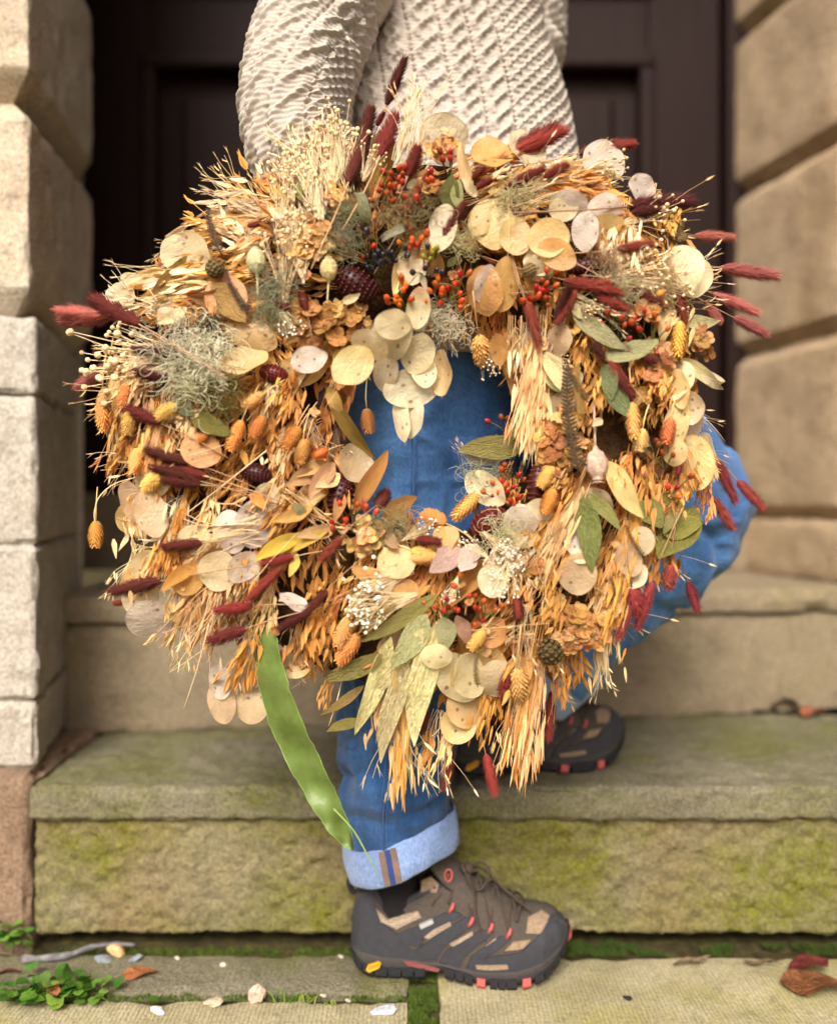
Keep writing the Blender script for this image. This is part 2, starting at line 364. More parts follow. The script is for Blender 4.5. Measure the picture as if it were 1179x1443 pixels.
# ------------------------------------------------------------------ the person: jumper, jeans, walking shoes
def wool():
    t = NT('cream_wool'); P = t.pos(kind='obj')
    f = t.noise(420, 4, 0.7, P)
    c = t.mix(1.0, t.ramp(t.noise(30, 4, 0.6, P), [(0.3, lin('aea396')), (0.7, lin('beb3a5'))]), t.ramp(f, [(0.3, 0.86), (0.7, 1.1)]), 'MULTIPLY')
    return t.bsdf(c, 0.95, t.bump(f, 0.5, 0.0012), 0.1, 0.25)
def denim(name, base, pale, fade=0.5, weave=900):
    t = NT(name); P = t.pos(kind='obj')
    m = t.n('Mapping'); t.set(m.inputs['Vector'], P); m.inputs['Rotation'].default_value = (0, math.radians(38), 0)
    w = t.n('TexWave', wave_type='BANDS', bands_direction='X'); w.inputs['Scale'].default_value = weave / 6.28; w.inputs['Distortion'].default_value = 1.2; t.set(w.inputs['Vector'], m.outputs[0])
    n1 = t.noise(7, 5, 0.6, t.pos(kind='obj', stretch=(1, 1, 0.45)))
    c = t.mix(t.ramp(n1, [(0.36, 0), (0.66, fade)]), lin(base), lin(pale))
    c = t.mix(1.0, c, t.ramp(t.noise(330, 3, 0.75, t.pos(kind='obj', stretch=(1.6, 1.6, 0.5))), [(0.3, 0.62), (0.7, 1.45)]), 'MULTIPLY')
    c = t.mix(t.math('MULTIPLY', w.outputs['Fac'], 0.22), c, lin(pale))
    wr = t.bump(t.noise(34, 3, 0.6, t.pos(kind='obj', stretch=(1, 1, 1.6)), dist=0.8), 0.55, 0.006)
    return t.bsdf(c, 0.88, t.bump(w.outputs['Fac'], 0.5, 0.001, wr), 0.15, 0.15)
M['wool'] = wool()
M['denim'] = denim('blue_denim', '12345f', '5c8cc4', 0.75)
M['denim_in'] = denim('denim_reverse', '7089b6', '9db0d2', 0.6)
M['thread'] = simple('seam_thread', '3f6296', 0.8)
M['tape_brown'] = simple('seam_tape_brown', '6e5a4c', 0.9)
M['tape_navy'] = simple('seam_tape_navy', '24396e', 0.9)
M['skin'] = simple('skin', 'c99a80', 0.5)
M['sock'] = simple('black_sock', '141314', 0.95, bump=0.6, nscale=300)
M['hair'] = simple('brown_hair', '4a3526', 0.6)

PB = Vector((0.0, 1.13, 0.0))
person = tag(empty('person', PB), 'person in cream cable knit jumper, rolled blue jeans and walking shoes holding the wreath', 'person')
def pk(name, me, parent=None):
    o = link(name, me, parent or person)
    if parent is None: o.matrix_parent_inverse = Matrix.Translation(-PB)
    return o
def smooth_path(keys, n):
    """keys: rows of numbers, resampled to n rows with a Catmull-Rom curve."""
    K = np.array(keys, float); m = len(K); t = np.linspace(0, m - 1, n); i = np.clip(t.astype(int), 0, m - 2); f = (t - i)[:, None]
    a, b, c, d = K[np.maximum(i - 1, 0)], K[i], K[i + 1], K[np.minimum(i + 2, m - 1)]
    return 0.5 * (2 * b + (c - a) * f + (2 * a - 5 * b + 4 * c - d) * f ** 2 + (3 * b - a - 3 * c + d) * f ** 3)
def sweep(keys, nr, nc, disp=None, power=2.3):
    """keys: (px, py, Y, half width in px, half depth in m)."""
    K = smooth_path(keys, nr); C = np.stack([(K[:, 0] - 589.5) * K[:, 2] / F, K[:, 2], CH - (K[:, 1] - HZ) * K[:, 2] / F], 1)
    rx = K[:, 3] * K[:, 2] / F; ry = K[:, 4]
    T = np.gradient(C, axis=0); T /= np.linalg.norm(T, axis=1, keepdims=True)
    D = np.array([0, 1., 0]) - T * T[:, 1:2]; D /= np.linalg.norm(D, axis=1, keepdims=True); S = np.cross(D, T)
    ph = np.linspace(0, 2 * np.pi, nc, endpoint=False)
    cs, sn = np.cos(ph), np.sin(ph); e = 2 / power
    cs = np.sign(cs) * np.abs(cs) ** e; sn = np.sign(sn) * np.abs(sn) ** e
    V = C[:, None] + S[:, None] * (rx[:, None] * cs)[..., None] + D[:, None] * (ry[:, None] * sn)[..., None]
    Nn = S[:, None] * (cs / rx[:, None])[..., None] + D[:, None] * (sn / ry[:, None])[..., None]; Nn /= np.linalg.norm(Nn, axis=2, keepdims=True)
    arc = np.concatenate([[0], np.cumsum(np.linalg.norm(np.diff(C, axis=0), axis=1))])
    if disp is not None: V = V + Nn * disp(V, arc[:, None] + 0 * ph[None], ph[None] + 0 * arc[:, None], rx[:, None] + 0 * ph[None])[..., None]
    return V, grid_faces(nr, nc, True), Nn

# --- jumper body
def knit(s, z, left=-.128, right=.078):
    """height of the cable-knit relief; s = metres across the front, z = metres up"""
    h = np.zeros_like(s)
    tri = lambda x: 2 * np.abs(2 * (x - np.floor(x + 0.5))) - 1
    # honeycomb panels at the sides
    w, p = .0095, .0175
    hc = np.zeros_like(s); k0 = np.floor(s / w)
    for dk in (-1, 0, 1, 2):
        k = k0 + dk; sg = np.where(k % 2 == 0, 1, -1)
        xk = k * w + sg * 0.47 * w * np.clip(1.6 * np.sin(2 * np.pi * z / p), -1, 1)
        hc = np.maximum(hc, np.exp(-((s - xk) / .0027) ** 2))
    side = (s < left) | (s > right)
    # cables
    cb = np.zeros_like(s)
    for c, a, sig, per, ph in ((-.108, .0115, .0050, .056, 0), (-.064, .0085, .0044, .044, .4), (-.018, .0118, .0050, .054, 1.1), (.022, .0085, .0044, .042, 2.0), (.057, .0095, .0046, .048, .2)):
        q = 2 * np.pi * z / per + ph
        for sg in (-1, 1):
            x = c + sg * a * np.sin(q); top = 0.66 + 0.34 * sg * np.cos(q)
            ch = 1 + .10 * np.cos(2 * np.pi * (z / .0062) + np.abs(s - x) / .004 * 2)
            cb = np.maximum(cb, top * np.exp(-((s - x) / sig) ** 2) * ch)
    h = np.where(side, hc * .0046, cb * .0088)
    for l in (-.130, -.086, -.041, .002, .040, .076):
        h -= .0060 * np.exp(-((s - l) / .0024) ** 2) * (.55 + .45 * np.cos(2 * np.pi * z / .0072))
    h += .0011 * np.cos(2 * np.pi * z / .0048 + 2.2 * np.abs(tri(s / .0052)))
    return h
NR, NCf, NCb = 400, 540, 60
zz = np.linspace(.775, 1.40, NR)
TK = smooth_path([(.845, .047, 1.156, .168, .117), (.87, .048, 1.157, .172, .119), (.93, .050, 1.160, .176, .122), (1.02, .048, 1.165, .174, .122), (1.12, .042, 1.185, .168, .112), (1.20, .030, 1.195, .160, .106), (1.28, .012, 1.20, .160, .100), (1.35, .0, 1.18, .165, .095), (1.41, -.005, 1.18, .09, .075)], NR)
zz = TK[:, 0]
ph = np.concatenate([np.linspace(np.pi * 1.02, np.pi * 1.98, NCf), np.linspace(np.pi * 1.99, np.pi * 3.01, NCb)])   # the front (towards -Y) is the dense half
cs = np.sign(np.cos(ph)) * np.abs(np.cos(ph)) ** .86; sn = np.sign(np.sin(ph)) * np.abs(np.sin(ph)) ** .86
X = TK[:, 1:2] + TK[:, 3:4] * cs; Y = TK[:, 2:3] + TK[:, 4:5] * sn; Z = zz[:, None] + 0 * X
dX = np.gradient(X, axis=1); dY = np.gradient(Y, axis=1); ds = np.sqrt(dX ** 2 + dY ** 2); S = np.cumsum(ds, axis=1); i0 = NCf // 2; S = S - S[:, i0:i0 + 1]
NX, NY = dY / (ds + 1e-9), -dX / (ds + 1e-9)
Pn = np.stack([X, Y, Z], -1).reshape(-1, 3)
folds = (fbm(Pn * np.array([7, 7, 4.5]) + np.array([0, 0, 0]), 3, 90) * .007).reshape(X.shape)
folds += .006 * np.sin((Z * 26 + X * 34)) * np.exp(-((X + .07) / .06) ** 2 - ((Z - 1.05) / .09) ** 2)
wz = Z + .004 * np.sin(X * 22) + .0018 * fbm(Pn * 14, 2, 91).reshape(X.shape)
ws = S + .0018 * fbm(Pn * 12, 2, 92).reshape(X.shape)
Hk = knit(ws, wz) + folds
X2, Y2 = X + NX * Hk, Y + NY * Hk
jumper = pk('jumper', np_mesh('jumper', np.stack([X2, Y2, Z], -1).reshape(-1, 3), grid_faces(NR, NCf + NCb, True), M['wool']))
# ribbed hem
hm = MB(); nh = 260; rows = [(.801, .000), (.7995, .004), (.803, .007), (.818, .008), (.836, .008), (.852, .006)]
hv = []
for (z, o) in rows:
    for j in range(nh):
        a = 2 * math.pi * j / nh; r_ = o + .0022 * math.cos(a * 65)
        ca = math.copysign(abs(math.cos(a)) ** .86, math.cos(a)); sa = math.copysign(abs(math.sin(a)) ** .86, math.sin(a))
        hv.append((.046 + (.161 + r_) * ca, 1.156 + (.110 + r_) * sa, z))
hm.add(hv, [tuple(map(int, f)) for f in grid_faces(len(rows), nh, True)])
pk('hem', hm.mesh('hem', M['wool']), jumper)
# sleeves: upper arm down to the elbow, forearm reaching forward behind the wreath
def sleeve_disp(V, arc, phi, rx):
    s = phi * rx * 1.0; P_ = V.reshape(-1, 3)
    w = fbm(P_ * 9, 3, 95).reshape(arc.shape)
    h = .7 * knit(s - .395 + .004 * w, arc + .002 * w) 
    band = np.exp(-((arc - .125 - .035 * np.cos(phi + .5)) / .006) ** 2) + np.exp(-((arc - .145 - .035 * np.cos(phi + .5)) / .006) ** 2)
    h = h + .003 * band
    f = .013 * w
    # creases gathered at the elbow, on its inner side
    for k, (a0, amp) in enumerate(((.215, .013), (.262, .018), (.305, .012))):
        f = f - amp * np.exp(-((arc - a0 - .03 * np.sin(phi * 1.0 + .4 * k)) / .011) ** 2) * np.clip(.25 - np.cos(phi + .5), 0, 1)
    return h + f
SK = [(478, -160, 1.130, 84, .080), (462, -60, 1.085, 88, .080), (447, 30, 1.050, 86, .078), (430, 110, 1.030, 77, .076), (426, 185, 1.020, 70, .070), (448, 250, 1.018, 66, .060), (505, 310, 1.025, 54, .044), (545, 345, 1.03, 46, .036)]
V, Fq, _ = sweep(SK, 430, 420, sleeve_disp, 2.1)
pk('sleeve', np_mesh('sleeve', V.reshape(-1, 3), Fq, M['wool']), jumper)
SK2 = [(720, -150, 1.19, 64, .070), (736, -40, 1.22, 62, .070), (738, 70, 1.23, 58, .070), (732, 170, 1.20, 54, .064), (715, 250, 1.12, 48, .052), (692, 300, 1.055, 42, .038)]
V, Fq, _ = sweep(SK2, 140, 160, sleeve_disp, 2.1)
pk('sleeve', np_mesh('sleeve', V.reshape(-1, 3), Fq, M['wool']), jumper)

# --- jeans
def leg_disp(seed, crease):
    def fn(V, arc, phi, rx):
        P_ = V.reshape(-1, 3)
        h = fbm(P_ * np.array([9, 9, 6]), 3, seed).reshape(arc.shape) * .009
        rg = 1 - np.abs(fbm(P_ * np.array([11, 11, 19]) + 3.3, 2, seed + 7)).reshape(arc.shape); h = h + .0065 * np.clip(rg - .72, 0, 1) / .28
        for (a0, amp, wdt, k, p0) in crease:
            h = h - amp * np.exp(-((arc - a0 - .022 * np.sin(phi * k + p0)) / wdt) ** 2) * (.55 + .45 * np.sin(phi * 1 + p0 * 2))
        h = h + fbm(P_ * np.array([26, 26, 16]), 2, seed + 3).reshape(arc.shape) * .0022
        return h
    return fn
jeans_near = [(622, 440, 1.152, 128, .095), (616, 520, 1.146, 125, .103), (612, 610, 1.138, 121, .100), (604, 720, 1.130, 114, .092), (588, 830, 1.125, 103, .086), (566, 930, 1.120, 92, .082), (553, 1030, 1.120, 82, .078), (553, 1110, 1.120, 77, .074), (558, 1172, 1.120, 74, .070)]
cr = [(.10, .006, .018, 1, .3), (.24, .005, .02, 1, 1.2), (.42, .008, .016, 1, 2.0), (.47, .006, .014, 2, .5), (.56, .006, .012, 1, 4.0), (.60, .009, .012, 1, 1.0), (.635, .011, .010, 1, 2.6), (.665, .010, .008, 1, .2)]
V, Fq, _ = sweep(jeans_near, 320, 150, leg_disp(101, cr), 2.15)
jeans = pk('jeans', np_mesh('jeans', V.reshape(-1, 3), Fq, M['denim']))
# outseam: a stitched ridge down the side of the near leg
for off, rad, mt in ((0, .0016, 'denim'), (4, .0005, 'thread'), (-4, .0005, 'thread')):
    m = MB(); pts = []
    for (px, py) in smooth_path([(586, 480), (585, 600), (582, 720), (572, 830), (558, 930), (546, 1030), (540, 1110), (541, 1178)], 60):
        rr_ = int((py - 440) / 740 * 319); rr_ = max(0, min(319, rr_)); ring = V[rr_]
        tx = (px + off - 589.5) * 1.04 / F; front = ring[ring[:, 1] < ring[:, 1].mean()]
        q = front[np.argmin(np.abs(front[:, 0] - tx))]; o2 = front[np.argsort(np.abs(front[:, 0] - tx))[:2]]
        pts.append((tx, o2[:, 1].mean() - (.0006 if off == 0 else .0010), q[2]))
    m.tube(pts, rad, 5); pk('outseam', m.mesh('outseam', M[mt]), jeans)
jeans_far = [(660, 505, 1.18, 105, .090), (740, 560, 1.18, 104, .096), (850, 628, 1.19, 98, .094), (938, 674, 1.205, 92, .088), (970, 722, 1.215, 86, .084), (922, 788, 1.222, 76, .080), (850, 848, 1.228, 70, .074), (796, 900, 1.232, 68, .070), (765, 938, 1.235, 66, .066)]
cr2 = [(.25, .008, .012, 1, 1.2), (.30, .014, .012, 1, 2.2), (.345, .020, .011, 1, 3.0), (.39, .018, .011, 1, 3.4), (.43, .012, .010, 2, 1.4), (.47, .012, .010, 1, .4), (.51, .012, .009, 1, 2.4), (.55, .010, .009, 2, .9)]
V2, Fq, _ = sweep(jeans_far, 240, 120, leg_disp(111, cr2), 2.15)
pk('leg', np_mesh('leg', V2.reshape(-1, 3), Fq, M['denim']), jeans)
def cuff(keys, thick=.004, seed=0):
    K = list(keys); inn = [(k[0], k[1], k[2], k[3] - thick * F / k[2], k[4] - thick) for k in K[::-1]]
    k = K[-1]; mid = [(k[0], k[1] + 3, k[2], k[3] - thick * .5 * F / k[2], k[4] - thick * .5)]
    k = K[0]; top = [(k[0], k[1] - 2, k[2], k[3] - thick * .6 * F / k[2], k[4] - thick * .6)]
    rings = []
    nc = 120; ph_ = np.linspace(0, 2 * np.pi, nc, endpoint=False)
    for (px, py, Yy, hw, hd) in top + K + mid + inn:
        c = at(px, py, Yy); s = Yy / F
        tilt = CT * np.cos(ph_)
        wr = .0042 * fbm(np.stack([np.cos(ph_) * 2.2, np.sin(ph_) * 2.2, np.full(nc, py * .02)], 1), 3, seed)
        rings.append(np.stack([c.x + (hw * s + wr) * np.cos(ph_), c.y + (hd + wr) * np.sin(ph_), c.z + tilt + .0025 * np.sin(ph_ * 3 + seed)], 1))
    return np.array(rings)
CT = .022
R_ = cuff([(563, 1160, 1.12, 77, .0735), (564, 1174, 1.12, 78.5, .0745), (566, 1190, 1.12, 78.5, .074), (568, 1206, 1.12, 77, .072)], seed=5)
nr_, nc_ = R_.shape[:2]
cf = pk('cuff', np_mesh('cuff', R_.reshape(-1, 3), grid_faces(nr_, nc_, True), M['denim_in']), jeans)
for (px, mt, hwd) in ((537, 'tape_brown', 4.5), (545, 'tape_navy', 4.0), (553, 'tape_brown', 4.5)):
    m = MB(); pts = []; ww = []
    for k in range(1, 5):
        ring = R_[k]; fr = ring[ring[:, 1] < 1.12]; tx = (px + (k - 1) * 3.2 - 589.5) * 1.05 / F
        q = fr[np.argmin(np.abs(fr[:, 0] - tx))]; pts.append((tx, q[1] - .0022, q[2])); ww.append(hwd * 1.05 / F)
    m.blade(pts, ww, (1, 0, -.1), cols=3); pk('seam_tape', m.mesh('seam_tape', M[mt]), cf)
V3, Fq, _ = sweep([(802, 905, 1.232, 66, .066), (800, 907, 1.232, 73, .072), (780, 924, 1.234, 75, .073), (758, 944, 1.236, 74, .072), (740, 960, 1.236, 72, .070), (738, 962, 1.236, 66, .064), (760, 940, 1.236, 64, .062)], 40, 90, None, 2.0)
pk('cuff', np_mesh('cuff', V3.reshape(-1, 3), Fq, M['denim_in']), jeans)

# --- the body inside the clothes, one continuous skin
def body():
    J = {'pel': ((.03, 1.17, .84), .075), 'sp': ((.045, 1.18, 1.0), .075), 'ch': ((.025, 1.20, 1.22), .066), 'nk': ((.0, 1.20, 1.40), .045), 'hd': ((.0, 1.165, 1.48), .07), 'ht': ((.0, 1.17, 1.58), .065),
         'rs': ((-.10, 1.16, 1.30), .042), 're': (tuple(at(424, 160, 1.025)), .036), 'rw': (tuple(at(530, 335, 1.03)), .022), 'rh': (tuple(at(560, 360, 1.025)), .022),
         'ls': ((.11, 1.20, 1.30), .042), 'le': (tuple(at(735, 110, 1.225)), .034), 'lw': (tuple(at(712, 285, 1.06)), .022), 'lh': (tuple(at(690, 315, 1.03)), .022),
         'nh': (tuple(at(615, 560, 1.15)), .06), 'nk2': (tuple(at(600, 800, 1.13)), .05), 'na': (tuple(at(556, 1240, 1.12)), .032),
         'fh': (tuple(at(690, 560, 1.18)), .06), 'fk': (tuple(at(955, 700, 1.21)), .05), 'fa': (tuple(at(730, 965, 1.238)), .030)}
    E = [('pel', 'sp'), ('sp', 'ch'), ('ch', 'nk'), ('nk', 'hd'), ('hd', 'ht'), ('ch', 'rs'), ('rs', 're'), ('re', 'rw'), ('rw', 'rh'), ('ch', 'ls'), ('ls', 'le'), ('le', 'lw'), ('lw', 'lh'), ('pel', 'nh'), ('nh', 'nk2'), ('nk2', 'na'), ('pel', 'fh'), ('fh', 'fk'), ('fk', 'fa')]
    for h_, sx in (('rh', 1), ('lh', -1)):       # four fingers and a thumb curled round the wreath frame
        c = Vector(J[h_][0])
        for q in range(5):
            a = c + Vector((sx * .014, -.006, .014 - q * .0115)) if q < 4 else c + Vector((0, -.012, .022))
            n1, n2 = f'{h_}{q}a', f'{h_}{q}b'
            J[n1] = (tuple(a + Vector((sx * .016, -.012, -.002))), .0085); J[n2] = (tuple(a + Vector((sx * .010, -.034, -.006))), .0075); E += [(h_, n1), (n1, n2)]
    names = list(J); me = bpy.data.meshes.new('body'); me.from_pydata([J[k][0] for k in names], [(names.index(a), names.index(b)) for a, b in E], [])
    me.materials.append(M['skin']); o = pk('body', me); o.modifiers.new('skin', 'SKIN'); sv = me.skin_vertices[0].data
    for k, n_ in enumerate(names): sv[k].radius = (J[n_][1], J[n_][1]); sv[k].use_root = (k == 0)
    s_ = o.modifiers.new('sub', 'SUBSURF'); s_.levels = s_.render_levels = 1
body()
m = MB(); m.ell((.0, 1.185, 1.545), (.095, .098, .105), 20, 14, fn=lambda a, b: 1 + .03 * math.sin(b * 9)); m.tube([(0, 1.25, 1.60), (0, 1.30, 1.55), (0, 1.30, 1.45), (0, 1.285, 1.36)], [.035, .04, .035, .012], 10)
pk('hair', m.mesh('hair', M['hair']))
m = MB(); m.tube([at(560, 1195, 1.125), at(556, 1250, 1.128), at(556, 1285, 1.128), at(556, 1310, 1.128)], [.030, .030, .030, .028], 20); pk('sock', m.mesh('sock', M['sock']))
m = MB(); m.tube([at(775, 925, 1.235), at(725, 970, 1.24), at(690, 1015, 1.245), at(680, 1050, 1.245)], [.045, .043, .040, .040], 20); pk('sock', m.mesh('sock', M['sock']))

# ------------------------------------------------------------------ walking shoes
M['sh_dark'] = simple('shoe_rubber_grey', '2f3034', 0.75, 0.2, 150, 0.3)
M['sh_body'] = simple('shoe_nubuck_olive', '453e36', 0.92, 0.22, 220, 0.4)
M['sh_tan'] = simple('shoe_suede_tan', '87735c', 0.95, 0.28, 260, 0.5)
def meshfab():
    t = NT('shoe_mesh_tan'); P = t.pos(kind='obj')
    br = t.n('TexVoronoi', distance='CHEBYCHEV'); br.inputs['Scale'].default_value = 330; br.inputs['Randomness'].default_value = 0.15; t.set(br.inputs['Vector'], P)
    c = t.ramp(br.outputs['Distance'], [(0.15, lin('5d5348')), (0.5, lin('a08e78'))])
    return t.bsdf(c, 0.85, t.bump(br.outputs['Distance'], 0.6, 0.0008))
M['sh_mesh'] = meshfab()
M['sh_black'] = simple('outsole_black', '1a1a1c', 0.7, 0.2, 180, 0.3)
M['sh_mid'] = simple('midsole_taupe', '3b3733', 0.8, 0.2, 120, 0.2)
M['sh_pink'] = simple('coral_rubber', 'b25450', 0.6, 0.15, 100, 0.1)
M['sh_wine'] = simple('dusky_rubber', '7a4442', 0.7)
M['sh_lace'] = simple('lace_brown', '41352c', 0.9, 0.35, 500, 0.6)
M['sh_silver'] = simple('label_silver', '9a9a98', 0.4, 0.1)
M['sh_yellow'] = simple('badge_yellow', 'e0a021', 0.5, 0.05)
KX = .000330
sx = lambda zx: (zx - 150) * KX
sz = lambda zy: (757 - zy) * KX
ip = lambda x, tab: float(np.interp(x, [sx(a) for a, _ in tab], [b for _, b in tab]))
TOP = [(150, sz(560)), (165, sz(470)), (200, sz(418)), (245, sz(424)), (275, sz(485)), (310, sz(512)), (360, sz(480)), (430, sz(442)), (520, sz(398)), (590, sz(372)), (660, sz(405)), (740, sz(452)), (830, sz(500)), (900, sz(504)), (960, sz(522)), (1000, sz(556)), (1018, sz(610))]
MID = [(150, sz(645)), (250, sz(655)), (400, sz(668)), (560, sz(686)), (680, sz(694)), (800, sz(684)), (900, sz(655)), (980, sz(610)), (1018, sz(585))]
BOT = [(150, sz(676)), (175, sz(706)), (215, sz(734)), (330, sz(740)), (430, sz(738)), (500, sz(722)), (560, sz(735)), (640, sz(752)), (740, sz(757)), (850, sz(748)), (930, sz(716)), (990, sz(652)), (1018, sz(615))]
WID = [(150, .012), (162, .023), (190, .031), (260, .036), (380, .035), (520, .040), (680, .048), (800, .050), (900, .044), (970, .031), (1005, .017), (1018, .006)]
def wall_y(x, z):
    """half width of the upper at (x, z)"""
    zb, zt, w = ip(x, MID), ip(x, TOP), ip(x, WID); t = max(0, min(1, (z - zb) / max(1e-4, zt - zb)))
    open_ = float(np.interp(x, [sx(150), sx(240), sx(430), sx(560), sx(700), sx(900)], [.75, .72, .62, .42, .22, .12]))
    return w * ((1 - open_) * math.sqrt(max(0, 1 - t ** 2.6)) + open_ * (1 - .12 * t))
def shoe(base, fmat):
    root = link('shoe', None, person); root.matrix_parent_inverse = Matrix.Translation(-PB); root.matrix_basis = fmat
    def sp(name, me): return link(name, me, root)
    xs = [sx(v) for v in np.linspace(152, 1014, 64)]; nt = 14
    m = MB(); vs_ = []
    for x in xs:
        zb, zt = ip(x, MID) - .004, ip(x, TOP)
        row = []
        for k in range(nt + 1):
            z = zb + (zt - zb) * k / nt; row.append((x, -wall_y(x, z), z))
        row += [(x, -p[1], p[2]) for p in row[::-1]]
        vs_ += row
    nc = 2 * (nt + 1); fs = []
    for r_ in range(len(xs) - 1):
        for c in range(nc - 1):
            if c == nt and sx(195) < xs[r_] < sx(545): continue
            a = r_ * nc + c; fs.append((a, a + nc, a + nc + 1, a + 1))
    fs.append(tuple(range(nc))); fs.append(tuple(range((len(xs) - 1) * nc, len(xs) * nc))[::-1])
    m.add(vs_, fs); up_ = sp('upper', m.mesh('upper', M['sh_body']))
    # padded collar rim and dark lining
    for sgn in (-1, 1):
        m = MB(); pts = []
        for v in np.linspace(196, 540, 26):
            x = sx(v); z = ip(x, TOP); pts.append((x, sgn * (wall_y(x, z) - .002), z))
        m.tube(pts, [.0052] * 26, 8); sp('collar', m.mesh('collar', M['sh_dark']))
    m = MB(); pts = [(sx(200), -.02, sz(424)), (sx(188), 0, sz(420)), (sx(200), .02, sz(424))]; m.tube(smooth_path(pts, 9), [.006] * 9, 8); sp('collar', m.mesh('collar', M['sh_dark']))
    m = MB(); m.tube([(sx(290), 0, sz(640)), (sx(330), 0, sz(540)), (sx(360), 0, sz(495))], [.026, .030, .028], 16); sp('lining', m.mesh('lining', M['sock']))
    # tongue
    m = MB(); prof = smooth_path([(sx(700), sz(440)), (sx(620), sz(385)), (sx(570), sz(330)), (sx(548), sz(290)), (sx(552), sz(262))], 16); vs_ = []
    for side_ in (0, 1):
        for k, (x, z) in enumerate(prof):
            w = .024 + .006 * math.sin(k / 15 * 2.6)
            if k > 13: w *= 1 - .25 * (k - 13)
            for u in np.linspace(-1, 1, 9): vs_.append((x - .022 * u * u - side_ * .006, w * u, z - .008 * u * u))
    g_ = grid_faces(16, 9); n_ = 16 * 9
    fs = [tuple(map(int, f)) for f in g_] + [tuple(int(i) + n_ for i in f[::-1]) for f in g_]
    for k in range(15): fs.append((k * 9, (k + 1) * 9, (k + 1) * 9 + n_, k * 9 + n_)); fs.append((k * 9 + 8, k * 9 + 8 + n_, (k + 1) * 9 + 8 + n_, (k + 1) * 9 + 8))
    for j in range(8): fs.append((15 * 9 + j, 15 * 9 + j + n_, 15 * 9 + j + 1 + n_, 15 * 9 + j + 1))
    m.add(vs_, fs); tg = sp('tongue', m.mesh('tongue', M['sh_body']))
    m = MB()
    em = [(sx(549) + .0095 * math.cos(a) * .5 , -.0235 + .001 * math.cos(a), sz(357) + .0078 * math.sin(a)) for a in np.linspace(0, 2 * math.pi, 18)]
    m.tube([(p[0] - .004, p[1] - .0022, p[2]) for p in em], .0013, 6, cap=False)
    m.tube([(sx(545) - .004, -.0262, sz(370)), (sx(549) - .004, -.0265, sz(352)), (sx(553) - .004, -.0262, sz(362))], .0012, 5)
    sp('tongue_emblem', m.mesh('tongue_emblem', M['sh_pink']))
    # stitched-on panels, laid on both sides of the upper
    def panel(name, poly, mat, off=.0022, both=False, ysole=False):
        bm = bmesh.new(); vs2 = [bm.verts.new((sx(a), 0, sz(b))) for a, b in poly]; bm.faces.new(vs2)
        bmesh.ops.triangulate(bm, faces=bm.faces[:])
        for _ in range(3):
            lng = [e for e in bm.edges if e.calc_length() > .0075]
            if lng: bmesh.ops.subdivide_edges(bm, edges=lng, cuts=1); bmesh.ops.triangulate(bm, faces=bm.faces[:])
        bm.verts.ensure_lookup_table()
        V_ = [v.co.copy() for v in bm.verts]; F_ = [[v.index for v in f.verts] for f in bm.faces]; B_ = [(e.verts[0].index, e.verts[1].index) for e in bm.edges if e.is_boundary]; bm.free()
        n_ = len(V_)
        for sgn in ((-1, 1) if both else (-1,)):
            m = MB(); yy = [(ip(v.x, WID) + .006 if ysole else wall_y(v.x, v.z)) for v in V_]
            m.add([(v.x, sgn * (y + off), v.z) for v, y in zip(V_, yy)] + [(v.x, sgn * (y - .002), v.z) for v, y in zip(V_, yy)],
                  F_ + [(a, b, b + n_, a + n_) for a, b in B_])
            sp(name, m.mesh(name, M[mat], smooth=False))
    panel('toe_cap', [(610, 696), (625, 655), (720, 632), (810, 618), (868, 580), (930, 522), (962, 524), (995, 550), (1012, 590), (985, 622), (900, 668), (800, 692), (690, 702)], 'sh_dark', .0026, both=True)
    panel('heel_counter', [(156, 640), (153, 560), (168, 480), (200, 425), (236, 428), (232, 470), (275, 535), (335, 575), (440, 590), (430, 615), (330, 610), (262, 545), (225, 505), (182, 520), (176, 570), (200, 610), (330, 640), (480, 680), (300, 664)], 'sh_dark', .0026, both=True)
    for poly in ([(400, 640), (470, 590), (545, 535), (600, 498), (650, 516), (580, 560), (510, 620), (490, 665), (420, 660)], [(500, 670), (530, 625), (600, 580), (665, 540), (710, 548), (640, 600), (590, 650), (580, 690)], [(600, 690), (625, 640), (690, 590), (740, 560), (775, 568), (720, 610), (690, 635), (640, 655)], [(330, 580), (420, 545), (520, 490), (560, 480), (590, 492), (480, 550), (430, 592)]):
        panel('side_stripe', poly, 'sh_dark', .0024)
    panel('mesh_panel', [(186, 530), (216, 528), (262, 575), (275, 592), (240, 606), (198, 598), (182, 565)], 'sh_mesh', .0016)
    panel('mesh_panel', [(236, 478), (258, 486), (300, 528), (418, 492), (432, 512), (335, 560), (272, 532)], 'sh_mesh', .0016)
    for poly in ([(425, 578), (540, 518), (548, 532), (462, 588)], [(540, 602), (628, 548), (632, 562), (566, 614)], [(648, 624), (716, 568), (730, 582), (694, 622)]): panel('mesh_panel', poly, 'sh_mesh', .0018)
    panel('suede_panel', [(752, 612), (785, 580), (852, 578), (822, 604)], 'sh_tan', .0020)
    panel('suede_panel', [(835, 556), (848, 516), (905, 508), (934, 522), (892, 560)], 'sh_tan', .0020)
    panel('suede_panel', [(640, 668), (760, 660), (765, 676), (700, 684), (645, 684)], 'sh_tan', .0030)
    panel('suede_panel', [(428, 430), (432, 385), (470, 372), (500, 402), (490, 425)], 'sh_tan', .0020)
    panel('label', [(424, 537), (474, 513), (480, 526), (430, 551)], 'sh_silver', .0040)
